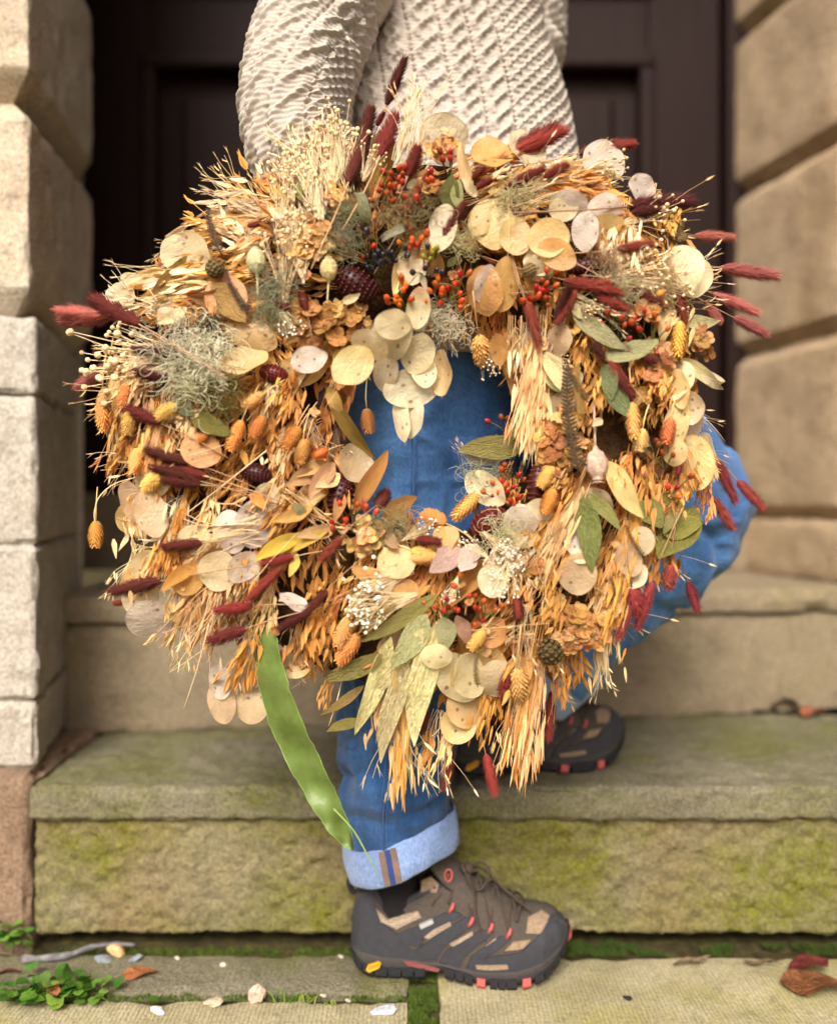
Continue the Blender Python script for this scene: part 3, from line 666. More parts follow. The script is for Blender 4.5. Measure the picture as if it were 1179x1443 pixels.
    # sole: midsole band, outsole with lugs, coral inserts
    def sole(name, mat, lo, hi, grow, n=56):
        m = MB(); vs_ = []; X_ = np.linspace(150, 1018, n)
        for v in X_:
            x = sx(v); w = ip(x, WID) + grow; a, b = lo(x), hi(x)
            vs_ += [(x, -w * .96, a), (x, -w, a + (b - a) * .3), (x, -w, a + (b - a) * .8), (x, -w * .97, b), (x, w * .97, b), (x, w, a + (b - a) * .8), (x, w, a + (b - a) * .3), (x, w * .96, a)]
        f_ = []
        for r_ in range(n - 1):
            for c in range(8): f_.append((r_ * 8 + c, r_ * 8 + (c + 1) % 8, (r_ + 1) * 8 + (c + 1) % 8, (r_ + 1) * 8 + c))
        f_ += [tuple(range(8))[::-1], tuple(range((n - 1) * 8, n * 8))]
        m.add(vs_, f_); return sp(name, m.mesh(name, M[mat]))
    sole('midsole', 'sh_mid', lambda x: ip(x, BOT) + .011, lambda x: ip(x, MID) + .001, .003)
    sole('outsole', 'sh_black', lambda x: ip(x, BOT) + .005, lambda x: ip(x, BOT) + .015, .0036)
    lug = [(165, 200), (206, 246), (252, 300), (306, 352), (358, 400), (406, 446), (520, 558), (563, 594), (599, 628), (645, 676), (695, 722), (727, 754), (759, 796), (818, 850), (868, 900), (905, 935), (941, 968), (974, 996)]
    for (a, b) in lug:
        m = MB(); vs_ = []; pink = a in (645, 818)
        for v in (a, (a + b) / 2, b):
            x = sx(v); w = ip(x, WID) + .0062; z0, z1 = ip(x, BOT), ip(x, BOT) + (.0125 if pink else .0135)
            vs_ += [(x, -w * .95, z0), (x, -w, z0 + .004), (x, -w * .985, z1), (x, w * .985, z1), (x, w, z0 + .004), (x, w * .95, z0)]
        f_ = [(r_ * 6 + c, r_ * 6 + (c + 1) % 6, (r_ + 1) * 6 + (c + 1) % 6, (r_ + 1) * 6 + c) for r_ in range(2) for c in range(6)] + [(5, 4, 3, 2, 1, 0), (12, 13, 14, 15, 16, 17)]
        m.add(vs_, f_); sp('sole_lug', m.mesh('sole_lug', M['sh_pink' if pink else 'sh_black'], smooth=False))
    m = MB(); m.ell((sx(1010), 0, sz(612)), (.006, .012, .011), 10, 8); sp('toe_bumper', m.mesh('toe_bumper', M['sh_pink']))
    panel('arch_insert', [(360, 672), (400, 672), (505, 694), (495, 706), (380, 690)], 'sh_wine', -.0012, ysole=True)
    panel('badge', [(218, 708), (226, 690), (268, 672), (276, 678), (270, 694), (230, 716)], 'sh_yellow', .0012, ysole=True)
    for k in range(4):
        panel('badge_letter', [(229 + k * 11, 704 - k * 5), (233 + k * 11, 691 - k * 5), (236 + k * 11, 690 - k * 5), (233 + k * 11, 703 - k * 5)], 'sh_black', .0018, ysole=True)
    # heel loop, eyelets and laces
    m = MB(); m.tube(smooth_path([(sx(196), 0, sz(425)), (sx(160), 0, sz(395)), (sx(140), 0, sz(420)), (sx(150), 0, sz(455)), (sx(165), 0, sz(465))], 14), [.0042] * 14, 6); sp('heel_loop', m.mesh('heel_loop', M['sh_black']))
    eye = [(590, 418), (548, 467), (622, 512), (697, 532), (767, 550)]
    for (a, b) in eye[1:]:
        for sgn in (-1, 1):
            x, z = sx(a), sz(b); y = wall_y(x, z) + .003; m = MB(); m.tube([(x - .003, sgn * y, z - .006), (x + .001, sgn * (y + .001), z), (x + .003, sgn * (y - .002), z + .005)], [.0022, .0026, .0020], 6); sp('eyelet', m.mesh('eyelet', M['sh_pink']))
    def strand(pts, n): m = MB(); m.tube(smooth_path(pts, n), [.0017] * n, 5); sp('lace', m.mesh('lace', M['sh_lace']))
    def hit(a, b, sgn): x, z = sx(a), sz(b); return (x, sgn * (wall_y(x, z) + .003), z)
    row = [(535, 455), (622, 505), (697, 527), (767, 545), (800, 520)]
    top = [(585, 372), (640, 396), (705, 432), (770, 468), (815, 492)]
    for k in range(5):
        c = Vector((sx(top[k][0]), 0, sz(top[k][1]) + .004))
        for sgn in (-1, 1):
            a = Vector(hit(*row[k], sgn)); b = Vector(hit(*row[min(k + 1, 4)], -sgn)); mid = c + Vector((.006, 0, .001 * sgn))
            strand([a, (a + mid) / 2 + Vector((0, sgn * .004, .004)), mid, (b + mid) / 2 + Vector((0, -sgn * .004, .004)), b], 18)
    for sgn in (-1, 1):
        a = Vector(hit(470, 465, sgn)); c = Vector((sx(600), 0, sz(350)))
        strand([a, (a + c) / 2 + Vector((0, sgn * .004, .0)), c], 12)
    kn = Vector((sx(612), -.008, sz(352))); m = MB(); m.ell(kn, (.010, .009, .008), 10, 8); sp('lace_knot', m.mesh('lace_knot', M['sh_lace']))
    for pts in ([(0, 0, 0), (.018, -.010, .012), (.028, -.016, .002), (.018, -.020, -.018), (.006, -.016, -.016), (0, 0, 0)], [(0, 0, 0), (-.006, -.016, .010), (.002, -.026, -.006), (.010, -.024, -.024), (.004, -.014, -.010), (0, 0, 0)], [(0, 0, 0), (.008, -.024, -.020), (.010, -.034, -.045), (.018, -.037, -.068), (.026, -.036, -.082)], [(0, 0, 0), (.020, .004, -.002), (.045, -.004, -.022), (.066, -.012, -.036), (.080, -.018, -.046)]):
        strand([kn + Vector(p) for p in pts], 20)
    m = MB(); m.tube([kn + Vector((.0262, -.036, -.0825)), kn + Vector((.031, -.0365, -.093))], .0022, 6); sp('lace_tip', m.mesh('lace_tip', M['sh_silver']))
    return root
n0 = at(492, 1385, 1.088)
shoe(0, Matrix.Translation((n0.x, 1.128, 0.001)) @ Matrix.Rotation(math.radians(-1.5), 4, 'Z'))
n1 = at(622, 1093, 1.217)
shoe(1, Matrix.Translation((n1.x, 1.222, .2245)) @ Matrix.Rotation(math.radians(16), 4, 'Z'))

# ------------------------------------------------------------------ the dried-flower wreath
def ocol_mat(name, rough=0.7, var=0.3, nscale=40, trans=0.2, bump=0.3, bdist=0.001, spec=0.3, sheen=0.0, hue=0.02, stretch=None, vjit=0.25, sat=1.0):
    """Colour from the object's own colour, shifted a little from piece to piece."""
    t = NT(name); oi = t.n('ObjectInfo'); P = t.pos(kind='obj', stretch=stretch)
    rnd = oi.outputs['Random']
    f = t.noise(nscale, 4, 0.65, P)
    c = t.hsv(oi.outputs['Color'], t.math('MULTIPLY_ADD', rnd, hue * 2, 0.5 - hue), sat, t.math('MULTIPLY_ADD', t.math('FRACT', t.math('MULTIPLY', rnd, 7.31)), vjit * 2, 1 - vjit))
    c = t.mix(1.0, c, t.ramp(f, [(0.3, 1 - var), (0.7, 1 + var)]), 'MULTIPLY')
    return t.bsdf(c, rough, t.bump(f, bump, bdist), spec, sheen, trans)
M['oat'] = ocol_mat('dried_oat', 0.62, 0.22, 260, 0.22, 0.3, 0.0006, hue=0.012, vjit=0.18)
M['fuzz'] = ocol_mat('dyed_grass_fuzz', 0.85, 0.25, 30, 0.15, 0.2, sheen=0.08, hue=0.008, vjit=0.3)
M['scale'] = ocol_mat('canary_grass', 0.7, 0.2, 14, 0.2, 0.2, hue=0.02)
M['leaf'] = ocol_mat('dried_leaf', 0.78, 0.3, 12, 0.18, 0.7, 0.03, hue=0.012, stretch=(1, 4, 1), sat=1.0)
M['husk'] = ocol_mat('corn_husk', 0.7, 0.3, 10, 0.25, 0.5, 0.03, hue=0.02, stretch=(0.4, 9, 1))
M['petal'] = ocol_mat('dried_petal', 0.75, 0.3, 6, 0.28, 0.5, 0.03, hue=0.02, vjit=0.3)
M['berry'] = ocol_mat('berry_skin', 0.32, 0.2, 3, 0.0, 0.1, spec=0.5, hue=0.02)
M['bead'] = ocol_mat('seed_ball', 0.7, 0.12, 60, 0.1, 0.2, hue=0.008, vjit=0.12)
M['twig'] = ocol_mat('dry_stem', 0.8, 0.25, 60, 0.0, 0.3, hue=0.02)
M['moss'] = ocol_mat('hanging_moss', 0.9, 0.2, 50, 0.2, 0.2, hue=0.02)
M['pod'] = ocol_mat('poppy_pod', 0.8, 0.35, 5, 0.0, 0.4, 0.02, hue=0.01)
M['kernel'] = ocol_mat('corn_kernel', 0.42, 0.25, 3, 0.0, 0.1, spec=0.3, hue=0.008)
def honesty_mat():
    t = NT('honesty_membrane'); oi = t.n('ObjectInfo'); rnd = oi.outputs['Random']; P = t.pos(kind='obj')
    off = t.n('CombineXYZ'); t.set(off.inputs[0], t.math('MULTIPLY', rnd, 31.0)); t.set(off.inputs[1], t.math('MULTIPLY', rnd, 17.0))
    pv = t.n('VectorMath', operation='ADD'); t.set(pv.inputs[0], P); t.set(pv.inputs[1], off)
    v = t.n('TexVoronoi', voronoi_dimensions='2D'); v.inputs['Scale'].default_value = 2.7; t.set(v.inputs['Vector'], pv.outputs[0])
    sep = t.n('SeparateColor'); t.set(sep.inputs[0], v.outputs['Color'])
    ln = t.n('VectorMath', operation='LENGTH'); sh = t.n('VectorMath', operation='SUBTRACT'); t.set(sh.inputs[0], P); sh.inputs[1].default_value = (.5, 0, 0); t.set(ln.inputs[0], sh.outputs[0])
    inner = t.math('LESS_THAN', ln.outputs['Value'], 0.36)
    spot = t.math('MULTIPLY', t.math('MULTIPLY', t.ramp(t.math('ADD', v.outputs['Distance'], t.math('MULTIPLY', t.noise(14, 2, 0.5, P), 0.10)), [(0.13, 1), (0.19, 0)]), t.math('GREATER_THAN', sep.outputs[0], 0.42)), inner)
    c = t.hsv(oi.outputs['Color'], t.math('MULTIPLY_ADD', rnd, 0.02, 0.49), 1.0, t.math('MULTIPLY_ADD', t.math('FRACT', t.math('MULTIPLY', rnd, 9.7)), 0.24, 0.86))
    n = t.noise(5, 5, 0.7, pv.outputs[0]); c = t.mix(1.0, c, t.ramp(n, [(0.3, 0.88), (0.7, 1.05)]), 'MULTIPLY')
    vv = t.n('TexVoronoi', feature='DISTANCE_TO_EDGE'); vv.inputs['Scale'].default_value = 9; t.set(vv.inputs['Vector'], pv.outputs[0])
    c = t.mix(t.ramp(vv.outputs['Distance'], [(0.0, 0.24), (0.03, 0)]), c, lin('c09a62'))
    c = t.mix(t.math('MULTIPLY', spot, 0.75), c, lin('8a5a2a'))
    h = t.math('ADD', n, t.math('MULTIPLY', vv.outputs['Distance'], 0.8))
    return t.bsdf(c, 0.34, t.bump(h, 0.2, 0.02), 0.5, 0.1, 0.42, alpha=0.90)
M['honesty'] = honesty_mat()
def ribbon_mat():
    t = NT('green_satin'); P = t.pos()
    n = t.noise(24, 4, 0.6, P)
    c = t.mix(t.ramp(n, [(0.35, 0), (0.7, 1)]), lin('55682c'), lin('6e8242'))
    w = t.noise(600, 2, 0.5, t.pos(stretch=(1, 1, 0.15)))
    return t.bsdf(c, 0.42, t.bump(t.math('ADD', t.math('MULTIPLY', w, 0.15), n), 0.25, 0.008), 0.35, 0.0, 0.05)
M['ribbon'] = ribbon_mat()
M['ribbon_edge'] = simple('ribbon_edge', '8aa456', 0.7)
def ring_mat():
    t = NT('moss_bound_ring'); P = t.pos()
    c = t.ramp(t.noise(70, 5, 0.7, P), [(0.3, lin('22170c')), (0.55, lin('47331c')), (0.75, lin('6c5230'))])
    return t.bsdf(c, 0.95, t.bump(t.noise(120, 5, 0.7, P), 1.0, 0.006), 0.1)
M['ring'] = ring_mat()

U = random.uniform
# ---- prototypes. Each lies along +X from its base at 0 to its tip at 1, facing +Z.
def p_tail(seed):
    r = random.Random(seed); core = MB(); hair = MB()
    prof = lambda t: .155 * (math.sin(math.pi * min(1, t * .93 + .05)) ** .55) * (1.04 - .42 * t)
    core.tube([(t, 0, 0) for t in np.linspace(0.01, .95, 9)], [prof(t) * .74 for t in np.linspace(0.01, .95, 9)], 9)
    for k in range(1000):
        t = r.random() ** .95 * .97; a = r.uniform(0, 6.283); R_ = prof(t) * .72
        p = Vector((t, R_ * math.cos(a), R_ * math.sin(a))); o = Vector((0, math.cos(a), math.sin(a)))
        d = (Vector((1, 0, 0)) * r.uniform(.8, 1.2) + o * r.uniform(.30, .80) + Vector((0, r.gauss(0, .16), r.gauss(0, .16)))).normalized()
        L = r.uniform(.12, .24); s = d.cross(o).normalized() * .0085; tip = p + d * L
        core.add([p - s, p + s, p + d * L * .6 + s * .5, tip, p + d * L * .6 - s * .5], [(0, 1, 2, 4), (4, 2, 3)])
    return core
def p_stem(L=1.6, r=.014, bend=.12):
    m = MB(); m.tube([(0.03, 0, 0), (-L * .33, 0, -bend * .3), (-L * .66, bend * .3, -bend), (-L, bend * .8, -bend * 2.2)], [r, r, r, r * .9], 5); return m
def p_disc(seed):
    r = random.Random(seed); m = MB(); n, rings = 32, 5
    ax = r.uniform(.80, .98); cup = r.uniform(-.2, .24); tw = r.uniform(-.10, .10); pt = r.uniform(.02, .10)
    def P(u, a):
        x = .5 + .5 * u * math.cos(a) * (1 + pt * math.cos(a) ** 8 * (1 if math.cos(a) > 0 else .6)); y = .5 * ax * u * math.sin(a)
        wob = 1 + .02 * math.sin(3 * a + seed)
        return Vector((x, y * wob, cup * (u * u) * .5 + tw * (x - .5) * y * 4 + .022 * math.sin(5 * a + seed) * u ** 3))
    vs_ = [P(0, 0)] + [P(k / rings, 6.2832 * j / n) for k in range(1, rings + 1) for j in range(n)]
    fs = [(0, 1 + j, 1 + (j + 1) % n) for j in range(n)]
    for k in range(rings - 1):
        for j in range(n): a = 1 + k * n; fs.append((a + j, a + n + j, a + n + (j + 1) % n, a + (j + 1) % n))
    m.add(vs_, fs); loop = [P(1, 6.2832 * j / n) for j in range(n + 1)]; m.tube(loop, .0065, 4, cap=False)
    m.tube([(1.0, 0, P(1, 0).z), (1.10, .01, P(1, 0).z)], [.012, .003], 4); return m
def spikelet(m, p, d, L, w, r):
    """one oat: two long glumes, slightly parted, and a kernel"""
    s = d.cross(Vector((r.gauss(0, 1), r.gauss(0, 1), r.gauss(0, 1)))); s = s.normalized() if s.length > 1e-5 else Vector((0, 1, 0)); n = d.cross(s)
    for sg in (-1, 1):
        op = r.uniform(.03, .19) * sg
        pts = [p + d * L * t + n * L * op * (t ** 1.3) for t in (0, .25, .6, 1)]; ws = [w * .35, w, w * .78, w * .04]
        m.blade(pts, ws, s, cup=-.55 * sg, cols=3)
def p_oats(seed, n=27, spread=.18, long=.26):
    """a bunch of oat heads hanging along +X"""
    r = random.Random(seed); m = MB(); bn = r.uniform(-.32, .32)
    for k in range(n):
        t = r.uniform(.10, .74); y = r.gauss(0, spread) * (.35 + t) + bn * t * t; z = abs(r.gauss(0, .055)) + .01
        d = Vector((1, r.gauss(0, .24) + y * .2 + 1.2 * bn * t, r.gauss(0, .14))).normalized(); p = Vector((t, y, z))
        spikelet(m, p, d, long * r.uniform(.75, 1.25), .031 * (long / .26) ** .8 * r.uniform(.8, 1.25), r)
        if k % 2 == 0: m.tube([(t * .15, y * .15, 0), (t * .6, y * .6 + r.gauss(0, .02), z * .9), tuple(p)], [.006, .005, .004], 3, cap=False)
    for k in range(4):
        y = r.gauss(0, .05); m.tube([(-.15, y, -.02), (.2, y * 1.2 + bn * .04, .01), (.55, y * 2.2 + bn * .3, .02)], [.009, .008, .005], 4, cap=False)
    return m
def p_plume(seed):
    """a thick hanging plume of oats"""
    return p_oats(seed, 74, .11, .175)
def p_canary(seed):
    r = random.Random(seed); m = MB(); prof = lambda t: .20 * math.sin(math.pi * min(1, .10 + t * .86)) ** .6
    m.tube([(t, 0, 0) for t in np.linspace(.02, .95, 8)], [prof(t) * .86 for t in np.linspace(.02, .95, 8)], 9)
    n = 170
    for k in range(n):
        t = .02 + .93 * k / n; a = k * 2.39996; R_ = prof(t) * .84
        o = Vector((0, math.cos(a), math.sin(a))); p = Vector((t, 0, 0)) + o * R_; d = (Vector((1, 0, 0)) + o * (.75 + r.uniform(-.2, .3))).normalized(); s = d.cross(o).normalized()
        L = .155 * r.uniform(.8, 1.2); w = .034
        m.add([p - s * w * .5, p + s * w * .5, p + d * L * .55 + s * w + o * .012, p + d * L + o * .004, p + d * L * .55 - s * w + o * .012], [(0, 1, 2, 3), (0, 3, 4)])
    return m
def p_leaf(seed, w=.16, curl=.15, rows=14, wav=.02, fold=.25, tipw=.02):
    r = random.Random(seed); m = MB(); ph_ = r.uniform(0, 6)
    pts = []; ws = []
    for k in range(rows):
        t = k / (rows - 1); pts.append(Vector((t, .06 * math.sin(t * 3 + ph_) * t, curl * (t ** 2) * math.sin(1 + t * 1.5) + wav * math.sin(t * 9 + ph_)))); ws.append(max(w * (math.sin(math.pi * (t ** .8)) ** .8) , .008 if k < 3 else tipw * .2))
    sides = [Vector((0, 1, .45 * math.sin(t * 4 + ph_) * .6)) for t in np.linspace(0, 1, rows)]
    m.blade(pts, ws, sides, cup=fold, cols=5)
    m.tube([p + Vector((0, 0, -.003)) for p in pts], [.010 * (1 - .7 * k / rows) for k in range(rows)], 4); return m
def p_curl(seed, w=.10, turns=.8):
    """a leaf that has dried into a loop"""
    m = MB(); pts = []; ws = []; n = 22
    for k in range(n):
        t = k / (n - 1); a = t * turns * 6.283; R_ = .34 * (1 - .25 * t)
        pts.append(Vector((.5 - R_ * math.cos(a), .10 * t, R_ * math.sin(a) * .9))); ws.append(w * (math.sin(math.pi * (.12 + .8 * t)) ** .6))
    m.blade(pts, ws, (.15, 1, .2), cup=.2, cols=5); return m
def p_floret(seed):
    r = random.Random(seed); m = MB()
    for q in range(4):
        a = q * math.pi / 2 + r.uniform(-.15, .15); d = Vector((math.cos(a), math.sin(a), 0)); s = Vector((-d.y, d.x, 0)); L = r.uniform(.42, .55); w = r.uniform(.20, .27); up = r.uniform(-.05, .28)
        pts = [d * (L * t) + Vector((0, 0, up * t * t + .05 * math.sin(t * 5 + q))) for t in (0.02, .25, .5, .78, 1)]
        m.blade(pts, [.03, w * .75, w, w * .85, w * .25], s, cup=r.uniform(-.1, .25), cols=4)
    m.ell((0, 0, .03), (.05, .05, .05), 5, 4); m.tube([(0, 0, 0), (.03, .02, -.5)], [.02, .02], 4); return m
def p_poppy():
    m = MB(); prof = [(0, .05), (.10, .09), (.16, .24), (.35, .36), (.58, .36), (.74, .25), (.80, .17), (.84, .19)]
    vs_ = []; n = 20
    for x, R_ in prof:
        for j in range(n): a = 6.2832 * j / n; k = R_ * (1 + .035 * math.cos(a * 10)); vs_.append((x, k * math.cos(a), k * math.sin(a)))
    m.add(vs_, [tuple(map(int, f)) for f in grid_faces(len(prof), n, True)])
    for j in range(10):
        a = 6.2832 * j / 10; d = Vector((.0, math.cos(a), math.sin(a))); s = Vector((0, -d.z, d.y))
        m.blade([Vector((.85, 0, 0)), Vector((.90, 0, 0)) + d * .14, Vector((.93, 0, 0)) + d * .25], [.03, .045, .03], s, cup=.3, cols=3)
    m.tube([(.84, 0, 0), (.88, 0, 0)], [.19, .12], 12); m.tube([(0.02, 0, 0), (-.5, .03, -.05), (-1.1, .1, -.2)], [.045, .04, .04], 6); return m
def p_cob():
    m = MB(); m.ell((.5, 0, 0), (.48, .33, .33), 14, 12)
    rows, per = 11, 20
    for i in range(rows):
        ph_ = math.pi * (i + .7) / (rows + .4); R_ = .33 * math.sin(ph_); x = .5 - .48 * math.cos(ph_)
        for j in range(per):
            a = 6.2832 * j / per; rad = .036 * (.55 + .45 * math.sin(ph_)); c = Vector((x, R_ * math.cos(a), R_ * math.sin(a))); o = Vector((-.5 * math.cos(ph_), math.cos(a) * math.sin(ph_), math.sin(a) * math.sin(ph_))).normalized()
            Rm = o.to_track_quat('X', 'Z').to_matrix(); m.ell(c, (rad * .95, rad * 1.18, rad * 1.25), 6, 4, Rm)
    return m
def p_beads(seed, n=26):
    r = random.Random(seed); st = MB(); bd = MB()
    for k in range(n):
        t = r.uniform(.45, 1.0); y = r.gauss(0, .16); z = r.uniform(.0, .16); p = Vector((t, y, z)); q = r.uniform(.020, .034)
        st.tube([(r.uniform(-.1, .1), y * .12, 0), (t * .55, y * .55 + r.gauss(0, .03), z * .3 + .01), tuple(p)], [.005, .0045, .0038], 3, cap=False)
        bd.ell(p, (q, q, q), 7, 6)
    return st, bd
def p_moss(seed, n=150, r0=.5, th=.0052):
    r = random.Random(seed); m = MB()
    for k in range(n):
        p = Vector((r.gauss(.5, .20), r.gauss(0, .20), r.gauss(.02, .07))); d = Vector((r.gauss(0, 1), r.gauss(0, 1), r.gauss(0, .4))).normalized(); pts = []
        ax = Vector((r.gauss(0, .3), r.gauss(0, .3), 1)).normalized(); w = r.uniform(-1.1, 1.1)
        for q in range(8):
            pts.append(p.copy()); p += d * .055; d = (Matrix.Rotation(w * r.uniform(.3, 1), 3, ax) @ d + Vector((0, 0, r.gauss(0, .12)))).normalized()
        m.tube(pts, [th] * 7 + [th * .3], 3, cap=False)
    return m
def p_fern(seed):
    r = random.Random(seed); m = MB(); n = 26; C = lambda t: Vector((t, .10 * math.sin(t * 2.4), .02 * math.sin(t * 4)))
    m.tube([C(t) for t in np.linspace(0, 1, 10)], [.014 * (1 - .6 * t) for t in np.linspace(0, 1, 10)], 5)
    for k in range(n):
        t = .06 + .92 * k / n
        for sg in (-1, 1):
            p = C(t); L = .095 * (1.05 - .5 * t); d = Vector((.45, sg, r.uniform(-.1, .4))).normalized(); m.blade([p, p + d * L * .5 + Vector((0, 0, .006)), p + d * L], [.010, .012, .004], (1, 0, .2), cup=.2, cols=3)
    return m
def p_scab(seed):
    r = random.Random(seed); m = MB(); m.ell((.5, 0, 0), (.34, .34, .34), 10, 8)
    for k in range(70):
        y = 1 - 2 * (k + .5) / 70; R_ = math.sqrt(1 - y * y); a = k * 2.39996; o = Vector((y, R_ * math.cos(a), R_ * math.sin(a)))
        c = Vector((.5, 0, 0)) + o * .33; s = o.orthogonal().normalized(); b = o.cross(s)
        m.add([c + o * .02] + [c + o * .12 + (s * math.cos(q) + b * math.sin(q)) * .085 for q in np.linspace(0, 6.283, 7)[:-1]], [(0, 1 + j, 1 + (j + 1) % 6) for j in range(6)])
    return m
def p_straw(): 
    m = MB(); m.tube([(t, .03 * math.sin(t * 3), .02 * math.sin(t * 5)) for t in np.linspace(0, 1, 7)], [.012, .012, .011, .011, .010, .008, .004], 5, cap=True); return m

def p_wisp(seed):
    """fine bare stems with a few small seeds"""
    r = random.Random(seed); m = MB()
    for k in range(13):
        y = r.gauss(0, .05); b = r.gauss(0, .16); L = r.uniform(.6, 1.05); c = r.gauss(0, .05)
        P_ = [(t * L, y + b * t * t + c * math.sin(t * 5), .03 * math.sin(t * 3 + k)) for t in np.linspace(0, 1, 7)]
        m.tube(P_, [.0042, .004, .0038, .0035, .003, .0026, .002], 3, cap=False)
        if k % 2: spikelet(m, Vector(P_[-1]), Vector((1, b * 2, 0)).normalized(), r.uniform(.10, .16), .012, r)
        if k % 3 == 0: spikelet(m, Vector(P_[-2]), Vector((1, b * 2 + .5, .1)).normalized(), r.uniform(.10, .16), .011, r)
    return m
PR = {}
def proto(key, builder, mat, n, name, **kw):
    PR[key] = [ (builder(100 * i + 7, **kw)).mesh(name, M[mat]) for i in range(n)]
proto('tail', p_tail, 'fuzz', 4, 'bunny_tail'); PR['tstem'] = [p_stem().mesh('stem', M['twig'])]
proto('disc', p_disc, 'honesty', 8, 'honesty_pod')
proto('oats', p_oats, 'oat', 7, 'oat_spray'); proto('plume', p_plume, 'oat', 4, 'oat_plume')
proto('wisp', p_wisp, 'oat', 4, 'grass_wisp')
proto('canary', p_canary, 'scale', 2, 'canary_grass_head'); PR['cstem'] = [p_stem(1.3, .022, .1).mesh('stem', M['twig'])]
proto('leaf', p_leaf, 'leaf', 4, 'leaf'); proto('broad', p_leaf, 'leaf', 3, 'leaf', w=.27, curl=.2); proto('long', p_leaf, 'leaf', 4, 'leaf', w=.105, curl=.12)
proto('husk', p_leaf, 'husk', 5, 'corn_husk', w=.17, curl=.28, wav=.035, fold=.55); proto('curl', p_curl, 'leaf', 2, 'curled_leaf')
proto('floret', p_floret, 'petal', 5, 'floret'); proto('moss', p_moss, 'moss', 4, 'moss_tuft'); proto('fern', p_fern, 'twig', 3, 'fern_frond')
PR['poppy'] = [p_poppy().mesh('poppy_pod', M['pod'])]; PR['cob'] = [p_cob().mesh('corn_cob', M['kernel'])]
proto('scab', p_scab, 'twig', 1, 'scabious_head'); PR['straw'] = [p_straw().mesh('straw_stem', M['oat'])]
BE = [p_beads(i + 3) for i in range(4)]; PR['bstem'] = [a.mesh('bead_spray', M['oat']) for a, _ in BE]; PR['bead'] = [b.mesh('seed_balls', M['bead']) for _, b in BE]
m = MB(); m.ell((0, 0, 0), (1, .80, .80), 9, 7); m.tube([(.95, 0, 0), (1.18, 0, 0)], [.16, .10], 5); PR['hip'] = [m.mesh('rosehip', M['berry'])]

# ---- the shape the pieces lie on: a thick ring, seen as the photograph shows its outline
OUT = np.array([(140, 560), (150, 430), (235, 345), (300, 275), (390, 240), (480, 190), (600, 185), (720, 205), (880, 215), (955, 290), (998, 400), (1003, 560), (1000, 700), (975, 790), (890, 885), (840, 945), (740, 985), (640, 1000), (530, 985), (480, 945), (360, 950), (290, 910), (205, 880), (188, 800), (172, 680)], float)
HC, HR = np.array([614., 606.]), 122.0
def seg_dist(p):
    a, b = OUT, np.roll(OUT, -1, 0); ab = b - a; t = np.clip(((p - a) * ab).sum(1) / (ab * ab).sum(1), 0, 1); return np.linalg.norm(a + ab * t[:, None] - p, axis=1).min()
def inside(p):
    x, y = p; c = False; n = len(OUT)
    for i in range(n):
        (x1, y1), (x2, y2) = OUT[i], OUT[i - 1]
        if (y1 > y) != (y2 > y) and x < (x2 - x1) * (y - y1) / (y2 - y1) + x1: c = not c
    return c and math.hypot(x - HC[0], y - HC[1]) > HR
WY, WD = 0.995, 0.055
def surfY(px, py):
    p = np.array([px, py], float)
    if not inside(p): return WY - .012
    t = min(seg_dist(p), math.hypot(px - HC[0], py - HC[1]) - HR); u = min(1, t / 140)
    return WY - .012 - WD * math.sqrt(max(0, 1 - (1 - u) ** 2))
W0 = Vector((0.0, WY, .40))
wreath = tag(empty('wreath', W0), 'large dried flower wreath of golden oats, honesty pods and burgundy grass tails held in hand', 'wreath')
ZR = {1: (60, 200, 2.9475), 2: (400, 60, 2.9475), 3: (720, 160, 2.9475), 4: (60, 560, 2.9475), 5: (380, 400, 2.9475), 6: (700, 520, 2.9475), 7: (420, 740, 2.68)}
def zp(z, x, y): a, b, s = ZR[z]; return a + x / s, b + y / s
def orient(b, tip, roll=0.0, tilt=0.0, wscale=1.0, zscale=None):
    d = tip - b; L = d.length; X_ = d / L; view = (Vector((0, 0, CH)) - b).normalized()
    Z_ = (view - X_ * view.dot(X_)).normalized(); Y_ = Z_.cross(X_)
    R_ = Matrix((X_, Y_, Z_)).transposed() @ Matrix.Rotation(roll, 3, 'X') @ Matrix.Rotation(tilt, 3, 'Y')
    return Matrix.Translation(b) @ R_.to_4x4() @ Matrix.Diagonal((L, L * wscale, L * (zscale or wscale), 1))
NPC = {}
def put(key, name, bx, by, tx, ty, lift=.012, dlift=.006, color=(.5, .4, .2), roll=None, tilt=0.0, wscale=1.0, zscale=None, Yb=None, Yt=None, parent=None):
    Y1 = (Yb if Yb is not None else surfY(bx, by)) - lift; Y2 = (Yt if Yt is not None else surfY(tx, ty)) - lift - dlift
    b, tp = at(bx, by, Y1), at(tx, ty, Y2)
    k = NPC.get(key, 0); NPC[key] = k + 1
    o = link(name, PR[key][k % len(PR[key])], parent or wreath, orient(b, tp, U(-.3, .3) if roll is None else roll, tilt, wscale, zscale), W0, color)
    return o
def sub(name, mesh, parent, M_=None, color=None): return link(name, mesh, parent, M_, None, color)
CREAM, GOLD, STRAW, TAN = lin('f5dfb2'), lin('e6a95a'), lin('efca90'), lin('cf974e')
BURG, WINE, ROSE = lin('883829'), lin('5f271c'), lin('b0645a')
SAGE, OLIVE, PALE = lin('cac68e'), lin('9c9350'), lin('eee0a2')

